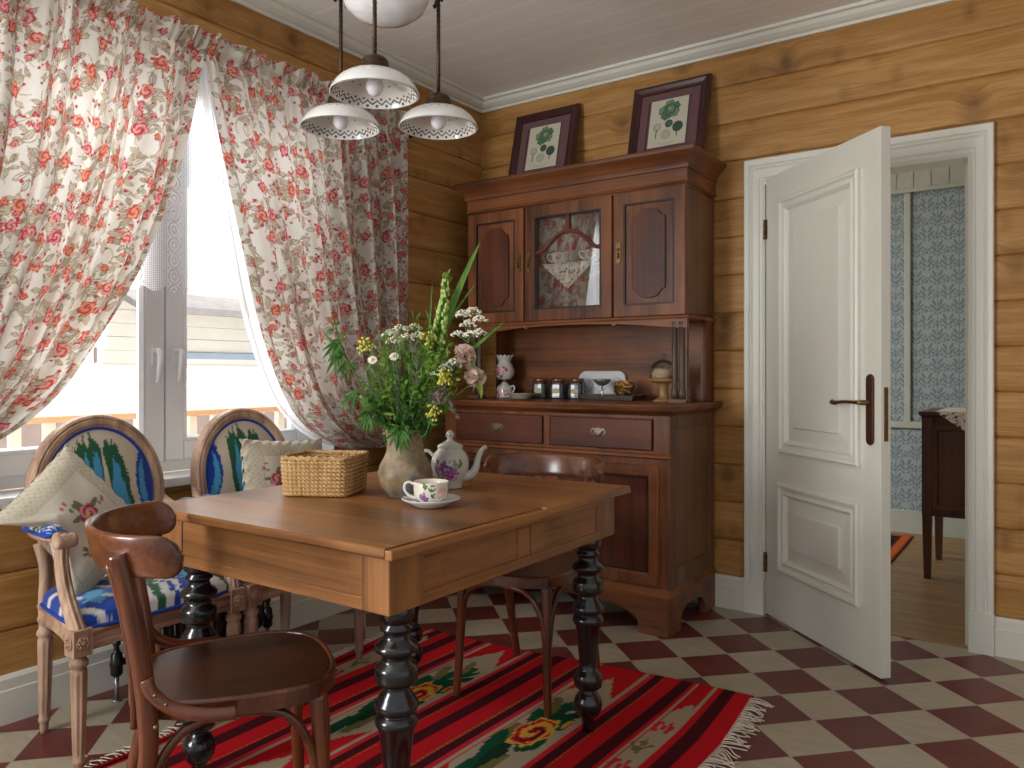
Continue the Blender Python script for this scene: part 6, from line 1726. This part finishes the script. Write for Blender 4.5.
# ------------------------------------------------------------------ seen through the door
M_hc = wood('dark stained cabinet', C(48, 26, 18), C(96, 58, 38), 'z', 1.0, 0.4, 0.2)
hc = thing('hall_cabinet', 'dark wooden bedside cabinet on tapered legs in the room behind the door', 'cabinet', (2.45, 1.41, 0.003))
mb = MB(); mb.box(-0.255, 0.255, -0.270, 0.275, 0.345, 0.895); mb.build('carcass', M_hc, hc, bevel=0.003)
mb = MB(); mb.rects([(0.893, -0.272, 0.272, -0.292, 0.29), (0.903, -0.285, 0.285, -0.305, 0.295), (0.922, -0.285, 0.285, -0.305, 0.295)]); mb.build('top', M_hc, hc, bevel=0.004)
for sx in (-1, 1):
    for sy in (-1, 1):
        x, y = sx * 0.245, (-0.262 if sy < 0 else 0.262)
        mb = MB(); mb.loft([[(x - q, y - q, z), (x + q, y - q, z), (x + q, y + q, z), (x - q, y + q, z)] for q, z in ((0.017, 0.0), (0.024, 0.345), (0.026, 0.36), (0.026, 0.893))]); mb.build('leg', M_hc, hc, bevel=0.002)
mb = MB(); mb.sweep(0.27, 0.46, [(0, 0.002), (0, -0.012), (0.022, -0.012), (0.028, -0.002)], T((-0.085, -0.270, 0.615))); mb.box(-0.19, 0.02, -0.273, -0.268, 0.41, 0.82); mb.build('door', M_hc, hc)
mb = MB()
for k in range(3): mb.box(0.06 + k * 0.055, 0.095 + k * 0.055, -0.284, -0.268, 0.36, 0.87)
mb.build('fluted_panel', M_hc, hc, bevel=0.004)
mb = MB(); mb.box(-0.20, 0.27, -0.303, 0.26, 0.9225, 0.925)
def dl2(u, v): return (-0.19 + u * 0.46, -0.3075 - 0.003 * sin(u * 14) * v, 0.925 - v * (0.004 + 0.105 * min(1, u * 3.2) + 0.008 * abs(sin(u * 11 * pi))))
mb.grid(28, 10, dl2)
o = mb.build('lace_cloth', M_doily); o.location = hc.location
tag(o, 'white lace cloth hanging over the edge of the cabinet in the far room', 'lace cloth')
for k, (z, col, w_) in enumerate(((0.9255, C(206, 196, 170), 0.085), (0.9475, C(176, 160, 128), 0.08))):
    b = thing('book', ('pale book lying on the lace cloth of the far cabinet, lower of two', 'tan book lying on top of the other book on the far cabinet')[k], 'book', (2.50, 1.33, z + 0.003), radians(6 + 8 * k))
    mb = MB(); mb.box(-w_, w_, -0.10, 0.10, 0.0, 0.003); mb.box(-w_, w_, -0.10, 0.10, 0.019, 0.022); mb.box(-w_, -w_ + 0.003, -0.10, 0.10, 0.0, 0.022); mb.build('cover', plain('book cover ' + str(k), col, 0.7), b, bevel=0.001)
    mb = MB(); mb.box(-w_ + 0.003, w_ - 0.004, -0.096, 0.096, 0.003, 0.019); mb.build('pages', plain('book pages', C(224, 214, 190), 0.9), b)
def hallrug(X, Y):
    out = np.empty(X.shape + (3,)); out[:] = (30, 26, 26)
    d = np.minimum(np.minimum(X - 1.0, 1.985 - X), np.minimum(Y - 1.2, 2.31 - Y))
    out[d < 0.085] = (186, 92, 44); out[d < 0.02] = (150, 66, 34); out[(d > 0.07) & (d < 0.085)] = (60, 30, 24)
    q = (np.mod(X * 7 + Y * 5, 1) < 0.3) & (d > 0.12); out[q] = (150, 70, 40)
    q = (np.mod(X * 6 - Y * 7, 1) < 0.22) & (d > 0.12); out[q] = (96, 104, 96)
    return out
X, Y = np.meshgrid(np.arange(1.0, 1.985, 0.012), np.arange(1.2, 2.31, 0.012))
o = np_grid('rug', X, Y, np.full_like(X, 0.010), hallrug(X, Y), rug.data.materials[0])
mo = o.modifiers.new('thickness', 'SOLIDIFY'); mo.thickness = 0.006; mo.offset = -1
tag(o, 'dark rug with orange border on the floorboards of the far room', 'rug')
hk = thing('wall_hook', 'small black iron hook on the plank wall beside the door casing', 'hook', (2.705, -0.001, 1.925))
mb = MB(); mb.lathe([(0.014, 0.0), (0.014, 0.005), (0.006, 0.008)], 14, RD(90, 'X')); mb.build('rose_plate', M_iron, hk)
mb = MB(); mb.tube(smooth_path([(0, -0.004, 0.0), (0, -0.03, 0.0), (0, -0.042, 0.010), (0, -0.044, 0.022)], 5), 0.006, 8); mb.build('peg', M_iron, hk)
